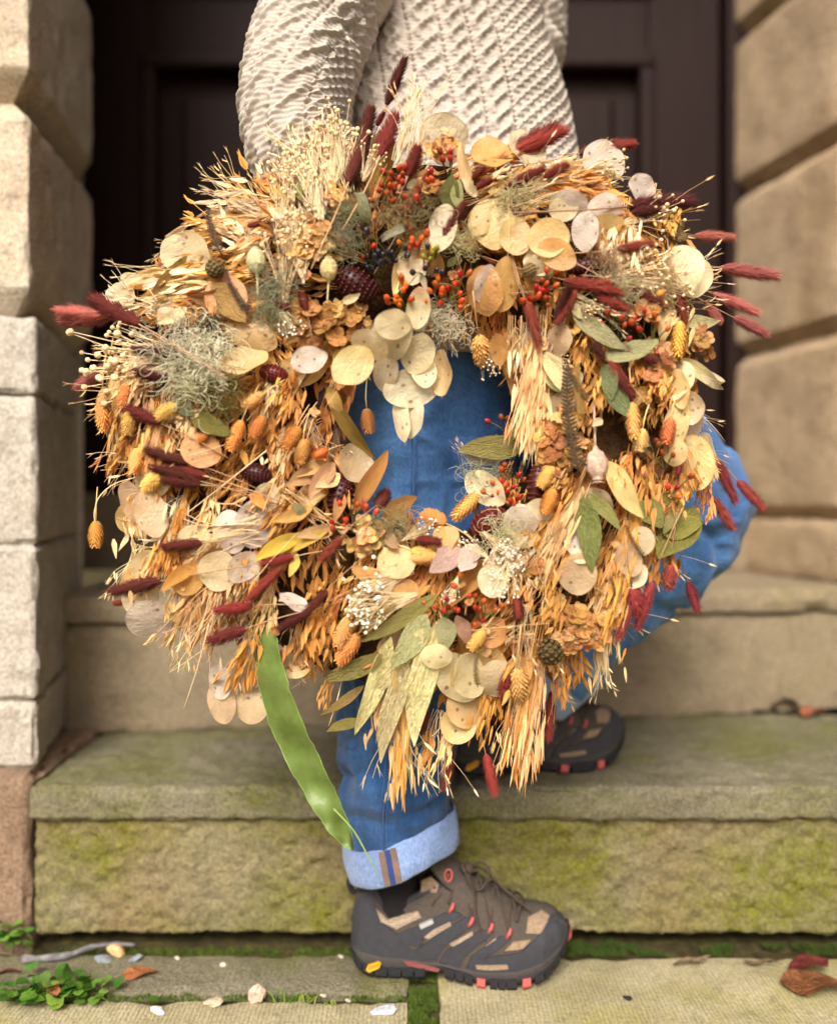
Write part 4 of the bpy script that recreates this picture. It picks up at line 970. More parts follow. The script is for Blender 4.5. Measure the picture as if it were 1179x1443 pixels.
# the ring the flowers are wired to
m = MB(); n1_, n2_ = 72, 14; vs_ = []
for i in range(n1_):
    a = 6.2832 * i / n1_; c = at(598 + 262 * math.cos(a), 602 + 262 * math.sin(a), WY)
    d = Vector((math.cos(a), 0, -math.sin(a)))
    for j in range(n2_):
        q = 6.2832 * j / n2_; vs_.append(c + d * .088 * math.cos(q) + Vector((0, .032 if math.sin(q) > 0 else .052, 0)) * math.sin(q))
V_ = np.array([tuple(v) for v in vs_]); nn_ = fbm(V_ * 60, 3, 5)
V_[:, 1] -= np.abs(nn_) * .006
fcs = grid_faces(n1_, n2_, True); fcs = np.concatenate([fcs, [[(n1_ - 1) * n2_ + j, (n1_ - 1) * n2_ + (j + 1) % n2_, (j + 1) % n2_, j] for j in range(n2_)]])
link('ring_base', np_mesh('ring_base', V_, fcs, M['ring']), wreath, Matrix.Identity(4), W0)

# ---- oat bunches: (zoom, root x, root y, tip x, tip y)
OATS = [(1,930,330,540,440),(1,950,270,600,320),(1,850,450,540,560),(1,800,560,400,610),(1,740,560,290,690),(1,600,620,320,770),(1,900,560,620,520),(1,850,430,690,300),(1,1040,960,950,1130),(1,420,950,370,1179),(1,310,950,255,1179),(1,600,1060,560,1250),(1,800,390,560,380),(1,960,380,760,480),(1,700,640,400,800),(1,900,250,700,230),
 (4,330,20,290,340),(4,470,60,430,350),(4,620,80,590,330),(4,400,120,340,350),(4,520,120,480,360),(4,430,380,380,670),(4,590,400,520,650),(4,700,400,670,640),(4,520,540,470,760),(4,740,740,640,1060),(4,640,800,590,1070),(4,570,740,540,940),(4,690,800,700,1060),(4,850,740,780,940),(4,880,960,780,1240),(4,1080,960,1040,1160),(4,790,860,790,1050),(4,960,80,860,280),(4,1000,150,960,330),(4,480,640,430,860),(4,880,640,830,820),(4,950,780,900,1000),(4,1150,860,1120,1100),(4,560,600,520,800),
 (5,30,360,30,600),(5,110,370,80,600),(5,60,620,10,780),(5,1070,190,1060,570),(5,1120,210,1080,760),(5,1010,170,1000,410),(5,1170,960,1080,1179),(5,60,800,-60,1000),(5,120,880,-40,1060),
 (6,170,-40,150,210),(6,170,120,125,400),(6,350,500,190,960),(6,300,520,160,900),(6,580,600,400,1190),(6,540,680,450,1080),(6,630,390,610,690),(6,700,460,650,640),(6,870,460,840,650),(6,670,660,660,920),(6,450,-10,425,190),(6,710,40,650,170),(6,500,940,430,1200),(6,780,420,720,620),(6,560,340,520,520),(6,860,300,860,500),(6,760,300,770,560),(6,330,60,290,260),(6,250,900,180,1120),(6,130,860,60,1060),
 (7,390,540,380,1090),(7,330,600,290,840),(7,880,450,780,990),(7,920,510,850,1020),(7,840,640,850,900),(7,720,600,665,880),(7,580,760,525,980),(7,500,760,475,940),(7,1160,360,1150,640),(7,1060,440,1015,600),(7,130,330,10,500),(7,120,560,75,710),(7,960,420,955,600),(7,760,620,735,780),(7,1000,490,985,690),(7,180,240,90,420),(7,260,260,150,420),(7,1010,300,930,520),
 (3,480,390,455,680),(3,420,420,365,690),(3,600,310,565,480),(3,650,370,640,550),(3,510,390,500,520),(3,210,860,100,1179),(3,120,900,20,1179),(3,60,900,10,1100),(3,700,740,640,980),(3,340,840,330,1000),(3,640,1040,590,1200),(3,560,980,520,1160),(3,200,260,460,300),(3,120,290,440,330),(3,60,260,330,250),(3,300,960,250,1179),
 (2,130,640,60,380),(2,180,620,180,340),(2,60,620,10,420),(2,230,560,250,390),(2,1000,640,1170,590),(2,780,640,1000,590),(2,500,560,600,430),(2,40,800,-40,620)]
PLUME = [(4,760,720,650,1080),(6,360,480,180,960),(6,600,560,400,1200),(7,400,520,378,1110),(7,900,440,790,1020),(5,1120,180,1070,760),(6,200,-60,130,400),(4,330,-40,300,330),(4,500,20,440,360),(1,960,300,560,430),(4,600,420,480,760),(7,860,560,850,1030),(6,540,620,450,1130)]
DIRS = []
for (z, a, b, c, d) in OATS + PLUME:
    p, q = zp(z, a, b), zp(z, c, d); DIRS.append((((p[0] + q[0]) / 2, (p[1] + q[1]) / 2), (q[0] - p[0], q[1] - p[1])))
def flow(px, py):
    w = np.array([1 / (80 + math.hypot(px - c[0], py - c[1])) ** 5 for c, _ in DIRS]); v = np.array([d for _, d in DIRS]); v = v / np.linalg.norm(v, axis=1, keepdims=True); r_ = (v * w[:, None]).sum(0); return math.atan2(r_[1], r_[0])
OC = [GOLD, STRAW, CREAM, TAN, STRAW, GOLD]
# under-layer: oats and tan leaves covering the whole ring
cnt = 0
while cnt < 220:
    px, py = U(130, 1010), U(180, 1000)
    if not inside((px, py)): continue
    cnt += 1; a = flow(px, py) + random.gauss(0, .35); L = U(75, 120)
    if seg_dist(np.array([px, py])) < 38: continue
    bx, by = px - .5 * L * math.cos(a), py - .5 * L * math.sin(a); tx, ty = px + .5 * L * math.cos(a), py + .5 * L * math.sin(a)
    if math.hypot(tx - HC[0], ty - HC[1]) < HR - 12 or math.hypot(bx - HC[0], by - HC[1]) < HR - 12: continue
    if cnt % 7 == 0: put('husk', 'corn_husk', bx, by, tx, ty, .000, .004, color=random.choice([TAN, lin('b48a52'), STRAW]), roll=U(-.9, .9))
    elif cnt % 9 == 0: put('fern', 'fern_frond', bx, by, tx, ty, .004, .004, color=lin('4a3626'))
    else: put('oats', 'oat_spray', bx, by, tx, ty, -.004, .006, color=random.choice([lin('c98f48'), lin('b8803c'), lin('d8a058'), TAN]), wscale=1.15, roll=U(-.5, .5))  # deeper oat tones put shade between the pieces into the colour
for (z, a, b, c, d) in OATS:
    p, q = zp(z, a, b), zp(z, c, d); up = p[1] < 470
    put('oats', 'oat_spray', *p, *q, U(.004, .016), U(.0, .012), color=random.choice([STRAW, CREAM, CREAM, GOLD] if up else OC), wscale=min(1.0, 78 / max(40, math.hypot(p[0] - q[0], p[1] - q[1]))) * U(.9, 1.25) * (.65 if z == 7 else 1))
for (z, a, b, c, d) in PLUME: 
    p, q = zp(z, a, b), zp(z, c, d); put('plume', 'oat_plume', *p, *q, .016 if z != 7 else .004, .004, color=random.choice([GOLD, STRAW]), wscale=.55 if z != 7 else .40)
# loose straws
for (z, a, b, c, d, w) in [(4,930,220,380,640,1),(4,380,635,840,570,.7),(4,690,330,280,235,1),(4,690,940,585,1295,.9),(4,760,195,600,240,.6),(4,520,600,760,560,.5),(1,240,1075,165,1165,.8),(1,560,470,430,520,.6),(1,600,330,590,345,.5),(1,860,240,690,105,.5),(1,640,690,240,645,.5),(1,700,720,430,720,.4),(3,590,360,620,480,.5),(2,930,600,930,900,.6),(2,370,640,430,500,.7),(2,480,440,565,185,.5),(2,560,420,575,190,.4),(7,170,560,115,760,.9),(7,40,570,-30,620,.8),(7,50,510,0,550,.6),(5,-30,950,100,640,.8),(6,860,200,950,305,1),(6,570,80,650,185,.8),(7,640,400,960,370,.5),(7,830,560,880,250,.4),(3,0,350,230,270,.4),(3,0,390,330,280,.4),(3,300,420,520,300,.4),(5,240,500,330,380,.7),(4,880,760,1060,560,.6)]:
    p, q = zp(z, a, b), zp(z, c, d); put('straw', 'straw_stem', *p, *q, .030, .004, color=random.choice([CREAM, STRAW]), wscale=w * .8 * min(1, 90 / math.hypot(p[0] - q[0], p[1] - q[1])))
# fine wisps threading through and past the outline
WISP = [(1,900,300,640,170),(1,860,240,690,100),(1,960,240,880,90),(1,640,420,440,510),(1,560,520,300,560),(1,460,700,240,640),(1,560,900,200,890),(1,560,940,250,980),(1,700,860,480,1060),(1,430,1000,190,1150),(1,1080,300,1010,20),(1,1000,420,930,150),(1,1120,260,1160,-60),(2,120,600,0,330),(2,200,560,100,330),(2,260,620,180,300),(2,480,500,590,150),(2,500,440,520,170),(2,700,560,900,420),(2,860,640,1179,540),(2,880,660,1179,560),(3,60,330,420,200),(3,80,370,440,250),(3,420,420,760,480),(3,380,640,700,600),(3,500,700,880,640),(3,480,760,720,690),(3,600,760,860,760),(3,260,760,480,860),(3,560,980,680,1120),(4,560,300,280,240),(4,700,350,420,260),(4,900,500,600,640),(4,900,560,380,640),(4,740,820,620,1150),(4,640,860,560,1120),(4,860,980,800,1240),(4,1060,960,1020,1180),(4,420,620,300,860),(4,440,160,290,420),(5,240,480,330,260),(5,700,130,740,300),(5,840,760,760,640),(5,160,560,240,760),(5,60,860,330,1060),(6,760,120,900,260),(6,840,300,940,420),(6,600,640,700,900),(6,560,700,600,960),(6,240,640,140,980),(6,60,700,160,900),(6,420,900,520,1130),(7,400,180,170,330),(7,120,340,70,480),(7,620,420,900,380),(7,860,300,840,560),(7,960,420,1010,700),(7,380,600,420,1010),(7,840,600,780,960),(7,540,700,500,1000),(7,1140,420,1170,640),(7,740,60,860,260)]
for (z, a, b, c, d) in WISP:
    put('wisp', 'grass_wisp', *zp(z, a, b), *zp(z, c, d), U(.012, .026), U(0, .01), color=random.choice([CREAM, CREAM, STRAW]), wscale=U(.7, 1.2))
# ---- leaves: (zoom, base, tip, half width in zoom px, kind, colour)
LV = [(7,350,420,235,785,34,'long',PALE),(7,485,335,368,545,50,'leaf',SAGE),(7,470,390,295,645,40,'long',PALE),(7,410,500,325,890,34,'long',PALE),(7,525,370,425,815,48,'long',PALE),(7,545,345,575,465,42,'broad',SAGE),(7,525,260,240,445,34,'leaf',OLIVE),(7,320,490,105,605,30,'long',OLIVE),(7,250,605,90,725,18,'long',lin('a08a4a')),(7,235,735,110,785,22,'long',lin('8c8040')),(7,600,340,650,440,30,'husk',lin('a08060')),
 (3,255,830,475,975,42,'leaf',SAGE),(3,375,1015,612,955,46,'leaf',SAGE),(3,140,990,218,1145,34,'leaf',PALE),(3,690,855,858,868,20,'long',PALE),(3,700,1015,866,1135,24,'husk',PALE),(3,385,1040,435,1190,40,'leaf',lin('97a06a')),(3,250,780,300,850,20,'leaf',PALE),
 (6,455,10,553,210,46,'leaf',lin('97a06a')),(6,355,530,412,840,52,'leaf',lin('8f9a55')),(6,375,515,520,665,30,'leaf',lin('a2a55f')),(6,690,515,785,592,26,'leaf',lin('a8a052')),(6,590,550,690,650,50,'broad',lin('9c9a58')),(6,830,580,670,800,75,'broad',lin('9a9648')),(6,240,70,45,305,32,'leaf',lin('b5a265')),(6,195,-10,275,90,34,'leaf',PALE),(6,455,380,595,620,46,'husk',lin('d8bd80')),(6,740,560,700,690,26,'leaf',lin('b0ac66')),(6,690,690,840,620,40,'broad',lin('99944a')),
 (5,1065,670,785,700,52,'leaf',lin('a59a58')),(5,250,480,437,715,28,'husk',lin('9d7436')),(5,340,960,465,690,34,'husk',lin('a9803c')),(5,455,985,597,878,32,'husk',lin('96682f')),(5,240,430,310,540,28,'husk',lin('d9b46a')),(5,270,740,150,900,34,'husk',lin('c9a070')),(5,200,780,60,830,34,'husk',lin('d2ab70')),(5,290,790,190,860,28,'husk',lin('e0c08a')),(5,180,930,20,1000,30,'husk',lin('c99d58')),(5,270,1020,110,1060,30,'husk',lin('d8b87a')),(5,130,1040,-60,1150,34,'husk',lin('d6aa45')),(5,420,900,360,820,26,'husk',lin('b08a2e')),(5,300,860,280,1000,24,'husk',lin('c09058')),(5,150,960,90,910,20,'leaf',SAGE),
 (2,690,700,680,548,44,'leaf',lin('77783a')),(2,720,690,715,570,26,'leaf',lin('a9a66a')),(2,510,600,585,565,20,'leaf',SAGE),(2,55,580,75,665,12,'leaf',lin('88864a')),(2,780,640,735,430,20,'husk',STRAW),(2,800,640,740,560,22,'husk',CREAM),(2,680,930,720,880,26,'leaf',lin('8d8b55')),(2,240,1080,320,1040,18,'husk',lin('e8cfa0')),(2,560,950,600,1030,14,'leaf',CREAM),
 (4,610,70,800,155,40,'leaf',lin('7f7a38')),(4,550,10,620,80,24,'leaf',lin('8d8f6a')),(4,640,690,500,800,28,'husk',lin('d9a84a')),(4,960,640,1179,540,36,'husk',lin('d2a850')),(4,1060,650,1035,750,22,'husk',lin('e0b860')),(4,1030,830,980,850,30,'husk',lin('ead9b5')),(4,1100,300,1030,360,30,'husk',lin('cfae7a')),(4,1080,490,1050,520,24,'leaf',SAGE),(4,1179,270,1050,330,30,'husk',lin('c9a26a')),(4,860,400,940,460,24,'husk',TAN),
 (1,700,600,860,740,60,'broad',lin('cf9f62')),(1,560,1070,640,1140,20,'leaf',lin('84875a')),(1,600,690,480,760,26,'husk',CREAM),
 (5,480,1040,540,1100,30,'husk',lin('b08f6a')),(5,820,1110,700,1179,40,'broad',lin('e6c4b0')),(5,860,1080,800,1179,40,'broad',lin('ecccba')),(7,600,80,500,190,44,'broad',lin('e6c4b0')),(7,660,90,610,180,40,'broad',lin('ebcdbd')),(6,440,210,390,240,16,'husk',CREAM),(6,230,210,330,260,24,'husk',lin('c08a50')),(5,1000,610,1130,500,26,'leaf',lin('b8aa72')),(6,230,230,250,300,20,'husk',lin('b57d45'))]
for (z, a, b, c, d, hw, kind, col) in LV:
    p, q = zp(z, a, b), zp(z, c, d); L = math.hypot(p[0] - q[0], p[1] - q[1]); w0 = {'leaf': .16, 'broad': .27, 'long': .105, 'husk': .17}[kind]
    put(kind, 'corn_husk' if kind == 'husk' else 'leaf', *p, *q, .022 if z != 7 else .026, U(0, .010), color=col, wscale=min(1.6, hw / ZR[z][2] / (L * w0)), zscale=.8, roll=U(-.35, .35))
for (z, a, b, c, d, col) in [(2,290,600,330,800,lin('a5a578')),(2,380,830,540,760,lin('cfc9a4')),(3,760,1080,880,1130,lin('e0d2a8')),(5,1000,560,1110,620,lin('b5ad80'))]:
    put('curl', 'curled_leaf', *zp(z, a, b), *zp(z, c, d), .022, .006, color=col)
# ---- honesty pods: (zoom, centre x, y, width, height, colour)
HW, HCc, HY, HO, HT = lin('eadccb'), lin('f1e1b6'), lin('edcf90'), lin('e3ae68'), lin('ddc096')
HON = [(1,430,565,220,50,HCc),(1,600,460,190,110,HCc),(1,330,640,110,70,HCc),(1,760,640,150,170,HO),(1,860,800,210,120,HY),(1,725,920,180,130,HCc),(1,840,920,190,90,HY),(1,1105,905,140,110,HW),(1,530,730,120,70,HCc),
 (2,660,400,180,170,HCc),(2,865,465,90,110,HO),(2,870,750,150,190,HY),(2,830,720,100,150,HY),(2,960,800,120,140,HY),(2,1095,815,150,150,HY),(2,1070,910,140,120,HCc),(2,1120,870,150,130,HY),(2,660,770,110,180,HCc),(2,530,930,120,140,HCc),(2,920,1000,110,210,HO),(2,830,1030,140,190,HO),(2,450,1170,140,110,HCc),(2,560,1100,90,160,HCc),(2,1160,690,110,100,HCc),(2,840,1000,80,150,HW),
 (3,385,200,140,110,HW),(3,540,310,100,75,HW),(3,240,380,145,110,HW),(3,393,405,138,128,HW),(3,30,525,110,120,HY),(3,155,525,150,155,HY),(3,190,585,155,120,HO),(3,130,635,145,110,HCc),(3,310,490,105,150,HW),(3,390,480,140,110,HY),(3,700,650,165,190,HCc),(3,220,250,140,75,HY),(3,700,1110,100,150,HCc),(3,760,690,120,150,HCc),
 (4,360,430,85,155,HT),(4,455,340,150,120,HT),(4,450,480,125,190,HT),(4,660,220,160,130,HO),(4,880,525,145,185,HW),(4,780,560,125,165,HW),(4,730,720,145,150,HCc),(4,830,700,100,135,HW),(4,405,830,145,155,HCc),(4,440,930,145,145,HW),(4,600,760,120,110,HO),(4,735,1180,85,140,HW),(4,745,1265,100,170,HT),(4,865,1280,135,145,HT),(4,1040,850,120,55,HW),(4,430,690,90,110,HCc),(4,850,1150,100,120,HT),
 (5,500,220,150,205,HCc),(5,615,288,135,155,HCc),(5,590,430,225,150,HCc),(5,545,560,62,175,HCc),(5,592,560,70,150,HCc),(5,345,340,175,140,HY),(5,725,370,75,175,HY),(5,160,315,130,115,HW),(5,480,370,95,150,HCc),(5,900,700,160,100,HCc),(5,900,850,180,100,HCc),(5,1040,990,130,110,HW),(5,525,1150,150,125,HY),(5,730,1070,95,120,HY),(5,350,750,130,125,HT),(5,950,270,75,120,HO),(5,410,260,110,130,HCc),(5,640,360,100,130,HCc),(5,610,120,90,140,HCc),
 (6,745,230,90,220,HY),(6,740,345,90,105,HY),(6,820,390,150,210,HY),(6,868,370,85,190,HCc),(6,330,710,105,135,HW),(6,350,770,80,75,HCc),(6,335,850,155,155,HT),(6,545,790,95,135,HT),(6,600,715,95,110,HCc),(6,95,625,120,110,HW),(6,175,590,105,100,HCc),(6,800,160,110,130,HCc),(6,760,80,80,150,HY),(6,270,150,110,110,HT),
 (7,600,575,130,180,HCc),(7,640,565,90,155,HCc),(7,720,540,105,155,HY),(7,750,590,120,120,HCc),(7,635,690,145,130,HY),(7,602,757,125,122,HY),(7,730,210,115,115,HCc),(7,370,130,130,105,HY),(7,560,60,85,105,HO),(7,280,210,170,70,HO),(7,410,260,95,105,HO),(7,520,500,110,80,HCc)]
for i, (z, x, y, w, h, col) in enumerate(HON):
    s = ZR[z][2]; cx, cy = zp(z, x, y); w, h = w / s, h / s
    big, small = max(w, h), min(w, h); a = (0 if w > h else math.pi / 2) + random.gauss(0, .25) + (math.pi if random.random() < .3 else 0)
    L = big * 1.06; ca, sa = math.cos(a) * L / 2, math.sin(a) * L / 2
    flat = small / big
    roll = random.gauss(0, .25) + (0 if flat > .55 else random.choice((-.6, .6)))
    o = put('disc', 'honesty_pod', cx - ca, cy - sa, cx + ca, cy + sa, U(.018, .030) + (.034 if math.hypot(cx - HC[0], cy - HC[1]) < HR + 45 and cy < 600 else 0), U(-.006, .006), color=col, roll=roll, wscale=min(1.12, flat / .87 / math.cos(roll)), zscale=1.0)
cnt = 0
while cnt < 26:
    px, py = U(150, 990), U(200, 960)
    if not inside((px, py)) or math.hypot(px - HC[0], py - HC[1]) < 150: continue
    cnt += 1; a = U(0, 6.28); put('disc', 'honesty_pod', px - 22 * math.cos(a), py - 22 * math.sin(a), px + 22 * math.cos(a), py + 22 * math.sin(a), .014, .004, color=random.choice([HCc, HT, HO, HY]), roll=U(-.8, .8))
# ---- burgundy bunny tails: (zoom, base, tip)
TAILS = [(1,270,722,70,700),(1,278,735,85,745),(1,400,757,215,655),(1,288,928,152,1018),(1,570,890,390,862),(1,540,990,390,958),(1,490,1168,332,1098),(1,1030,690,968,672),(1,1095,700,1075,620),(1,850,350,905,335),
 (2,425,258,502,68),(2,330,400,362,275),(2,398,470,458,312),(2,268,578,345,392),(2,385,345,416,288),(2,515,552,556,438),(2,498,733,562,595),(2,660,812,748,670),(2,905,485,1125,348),(2,930,470,1158,368),(2,780,565,832,518),(2,800,602,862,568),(2,915,605,1075,525),(2,1080,562,1175,508),(2,1000,1070,1052,1190),(2,1128,1155,1182,1015),(2,575,585,602,535),
 (3,285,165,440,128),(3,395,145,510,127),(3,490,385,738,368),(3,500,412,610,398),(3,440,562,582,543),(3,758,507,922,514),(3,870,640,1100,674),(3,838,748,1018,826),(3,923,846,1060,918),(3,220,690,445,742),(3,240,720,400,700),(3,355,758,482,812),(3,490,728,622,787),(3,688,728,722,862),(3,272,728,192,868),(3,60,775,116,955),(3,340,948,384,1015),(3,808,800,864,862),(3,408,1028,504,1175),(3,540,1008,604,1032),
 (4,610,272,436,222),(4,690,332,516,282),(4,655,348,458,292),(4,655,362,500,345),(4,662,604,502,622),(4,492,763,295,802),(4,348,848,298,856),(4,1042,662,915,692),(4,992,705,858,838),(4,872,868,728,884),(4,842,962,698,1012),(4,1110,890,982,962),(4,1182,800,1085,905),
 (5,395,950,385,890),(5,450,930,482,868),(5,300,1050,215,1145),(5,610,1060,705,1072),
 (6,902,362,988,545),(6,998,462,1104,580),(6,892,532,978,660),(6,722,812,714,905),(6,793,882,833,1004),(6,560,908,577,1012),(6,645,885,586,1068),(6,552,985,506,1115),(6,80,948,90,1032),(6,488,5,562,112),(6,760,395,750,440),
 (7,825,268,832,355),(7,957,627,945,803),(7,708,865,742,1015),(7,577,815,556,990),(7,485,688,455,785),(7,755,650,738,725),(7,790,560,770,640)]
for (z, a, b, c, d) in TAILS:
    p, q = zp(z, a, b), zp(z, c, d); L = math.hypot(p[0] - q[0], p[1] - q[1]); cx, cy = (p[0] + q[0]) / 2, (p[1] + q[1]) / 2
    out = not inside((cx, cy)); col = ROSE if cx > 960 or (out and cx < 200) else (BURG if random.random() < .6 else WINE)
    if z == 4: col = WINE if random.random() < .65 else BURG
    if z == 6 and a > 500: col = lin('8f3a36')
    o = put('tail', 'bunny_tail', *p, *q, .026 if not out else U(0, .02), U(-.006, .012), color=col, wscale=max(.8, min(1.5, 17 / (.32 * L))))
    sub('stem', PR['tstem'][0], o, None, lin('b08a68'))
# ---- canary grass
CAN = [(1,265,1015,250,1172),(1,345,1005,332,1125),(1,560,1092,468,1150),(1,915,1045,838,1100),(1,1040,955,1040,1005),(4,360,55,352,165),(4,828,95,772,232),(4,915,78,870,175),(4,1052,128,1008,222),(4,1082,175,1072,285),(4,392,210,384,325),(4,505,308,415,385),(4,222,512,220,634),(4,690,150,640,190),
 (5,402,518,412,632),(5,868,215,888,345),(5,875,865,752,985),(5,730,995,632,955),(5,588,1140,695,1132),(5,122,595,58,695),(5,155,645,120,760),(5,1175,755,1115,855),(5,1182,855,1135,965),(5,240,690,175,720),(3,702,862,690,1025),(3,600,755,640,735),
 (6,722,205,698,325),(6,605,248,588,352),(6,560,135,572,305),(6,222,405,178,495),(6,232,498,198,602),(7,832,542,830,655),(7,192,355,148,465),(7,225,415,150,525),(7,702,395,645,475),(7,428,95,525,130),(4,250,0,255,150)]
for (z, a, b, c, d) in CAN:
    p, q = zp(z, a, b), zp(z, c, d); L = math.hypot(p[0] - q[0], p[1] - q[1])
    q = (p[0] + .9 * (q[0] - p[0]), p[1] + .9 * (q[1] - p[1])); L *= .9
    o = put('canary', 'canary_grass_head', *p, *q, .027, .002, color=random.choice([lin('dc9a4c'), lin('e2b062'), lin('d48a4c'), lin('e6bd78')]), wscale=max(.8, min(1.35, 19 / (.44 * L))))
    sub('stem', PR['cstem'][0], o, None, lin('d8b878'))
m = MB(); pts = [at(x, y, .95) for x, y in ((134, 736), (133, 722), (140, 700), (165, 680), (215, 668))]; m.tube(smooth_path([tuple(p) for p in pts], 14), [.0006] * 14, 5)
link('straw_stem', m.mesh('straw_stem', M['oat']), wreath, Matrix.Identity(4), W0, CREAM)
# ---- rosehips and other berries on branching stems
HIPS = [(2,440,610,9,'r'),(2,480,520,7,'r'),(2,465,650,6,'r'),(2,690,490,6,'r'),(2,560,830,5,'o'),(2,625,875,6,'g'),(2,490,1030,5,'o'),(2,690,1040,6,'o'),(2,590,1085,4,'o'),(2,1080,1040,8,'r'),(2,730,970,3,'r'),(2,350,850,5,'d'),(2,420,900,9,'b'),(2,470,870,7,'b'),(2,360,905,6,'b'),(2,600,930,6,'b'),(2,520,800,4,'o'),
 (3,140,710,7,'r'),(3,90,765,5,'r'),(3,540,870,7,'r'),(3,600,905,6,'r'),(3,400,850,4,'r'),(3,430,890,3,'r'),(5,990,590,7,'d'),(5,975,870,9,'r'),(5,990,800,4,'r'),(5,290,985,7,'r'),(5,350,960,4,'o'),(5,420,950,4,'r'),(6,40,480,6,'r'),(6,40,545,6,'r'),(6,640,280,3,'d'),(6,700,490,4,'r'),(6,680,350,4,'r'),(7,560,300,8,'r'),(7,690,310,7,'r'),(7,630,235,5,'r'),(7,690,350,4,'r'),(2,610,560,5,'r'),(2,550,680,6,'r'),(5,560,60,6,'o'),(5,720,50,6,'o')]
BC = {'r': ['a83a1c', 'b64e20', '943018'], 'o': ['dd6a20', 'd9571e', 'c8481c'], 'g': ['8d8a2a', 'a39a34', 'c47a26'], 'd': ['8e1f1a', 'a33024', '6e3a20'], 'b': ['1b1b26', '22202e', '2a2430']}
for (z, x, y, n, ck) in HIPS:
    cx, cy = zp(z, x, y); Yc = surfY(cx, cy); root = at(cx + U(-6, 6), cy + 26, Yc - .004); m = MB(); bs = []
    for k in range(n):
        e = at(cx + random.gauss(0, 13), cy + random.gauss(0, 11), Yc - U(.020, .034)); bs.append(e)
        m.tube(smooth_path([tuple(root), tuple((root * .5 + e * .5) + Vector((U(-.004, .004), -.004, .004))), tuple(e)], 6), [.0009, .0009, .0008, .0008, .0007, .0007], 4)
    o = link('berry_spray', m.mesh('berry_spray', M['twig']), wreath, Matrix.Identity(4), W0, lin('6b6a34'))
    for e in bs:
        r_ = U(.0032, .0043); d = (e - root).normalized() + Vector((U(-.4, .4), U(-.4, .2), U(-.4, .4)))
        sub('rosehip' if ck != 'b' else 'dark_berry', PR['hip'][0], o, Matrix.Translation(e) @ d.to_track_quat('X', 'Z').to_matrix().to_4x4() @ Matrix.Diagonal((r_ * (1.25 if ck != 'b' else 1), r_, r_, 1)), lin(random.choice(BC[ck])))
# ---- hydrangea heads made of four-petalled florets
HYD = [(1,1080,430,17,46,'c'),(2,120,790,16,40,'c'),(2,130,1130,14,40,'b'),(2,640,430,8,26,'c'),(5,230,180,20,44,'b'),(5,390,1050,12,34,'c'),(6,270,330,16,44,'b'),(6,330,1060,22,52,'b'),(6,230,440,8,24,'b'),(3,780,930,12,36,'b'),(3,560,800,8,30,'b'),(6,620,60,10,34,'b'),(2,600,620,10,30,'b'),(7,870,150,10,32,'b'),(7,1060,400,16,44,'b'),(6,300,220,10,36,'b'),(5,310,110,8,30,'b'),(2,230,620,8,28,'c'),(3,640,1010,8,28,'b'),(5,1150,620,9,30,'b'),(3,690,520,6,24,'d')]
for (z, x, y, n, spr, ck) in HYD:
    cx, cy = zp(z, x, y); Yc = surfY(cx, cy); head = link('hydrangea_head', None, wreath, Matrix.Translation(at(cx, cy, Yc)), W0); hc = at(cx, cy, Yc)
    for k in range(n):
        dx, dy = random.gauss(0, spr * .45), random.gauss(0, spr * .40); q = at(cx + dx, cy + dy, Yc - .010 - .018 * math.exp(-(dx * dx + dy * dy) / (spr * spr * .5)))
        nrm = Vector((dx / spr * .8 + U(-.3, .3), -1, -dy / spr * .8 + U(-.1, .5))).normalized(); s_ = U(.016, .024)
        M_ = Matrix.Translation(q - hc) @ nrm.to_track_quat('Z', 'Y').to_matrix().to_4x4() @ Matrix.Rotation(U(0, 6.28), 4, 'Z') @ Matrix.Scale(s_, 4)
        col = lin(random.choice({'c': ['e6bd7c', 'd8a862', 'ecc890', 'c89450'], 'b': ['c08a4e', 'cc985a', 'a87540', 'd8ac70'], 'd': ['6a5a30', '7d6a3c']}[ck]))
        sub('floret', PR['floret'][k % 5], head, M_, col)
cnt = 0
while cnt < 60:
    px, py = U(150, 990), U(210, 950)
    if not inside((px, py)) or math.hypot(px - HC[0], py - HC[1]) < 150: continue
    cnt += 1; a = U(0, 6.28); put('floret', 'floret', px, py, px + 15 * math.cos(a), py + 15 * math.sin(a), .022, .004, color=lin(random.choice(['c89456', 'd8ac70', 'b07c44', 'e0b87c'])), roll=U(-.7, .7))
# ---- strawberry corn, poppy pods, scabious heads
for (z, a, b, c, d, ws, col) in [(2,385,1060,215,950,1.0,'3c0a08'),(3,230,655,390,610,.6,'3a0b09'),(4,820,300,950,330,.9,'3c100a'),(5,270,960,320,790,.85,'3c0a08'),(5,840,1040,980,940,1.0,'5c0f0c'),(6,150,570,180,380,.6,'3e0f0b'),(1,900,950,1020,975,.9,'5a120e'),(2,480,840,400,800,.8,'201018')]:
    put('cob', 'corn_cob', *zp(z, a, b), *zp(z, c, d), .012, .004, color=lin(col), wscale=ws, roll=U(0, 3))
for (z, a, b, c, d, col) in [(1,892,560,882,418,'b3ad80'),(2,185,1000,188,870,'c2ab78'),(6,408,320,420,485,'b89a86'),(6,585,245,625,330,'c8ae88')]:
    put('poppy', 'poppy_pod', *zp(z, a, b), *zp(z, c, d), .024, .004, color=lin(col), wscale=.78 if z != 6 else .74)
for (z, a, b, c, d, col) in [(1,675,525,758,525,'7c6a42'),(7,900,470,1000,490,'4c3a20'),(1,640,740,720,760,'6a5a3c'),(2,990,930,1050,960,'8a7048')]:
    put('scab', 'scabious_head', *zp(z, a, b), *zp(z, c, d), .030, .0, color=lin(col))
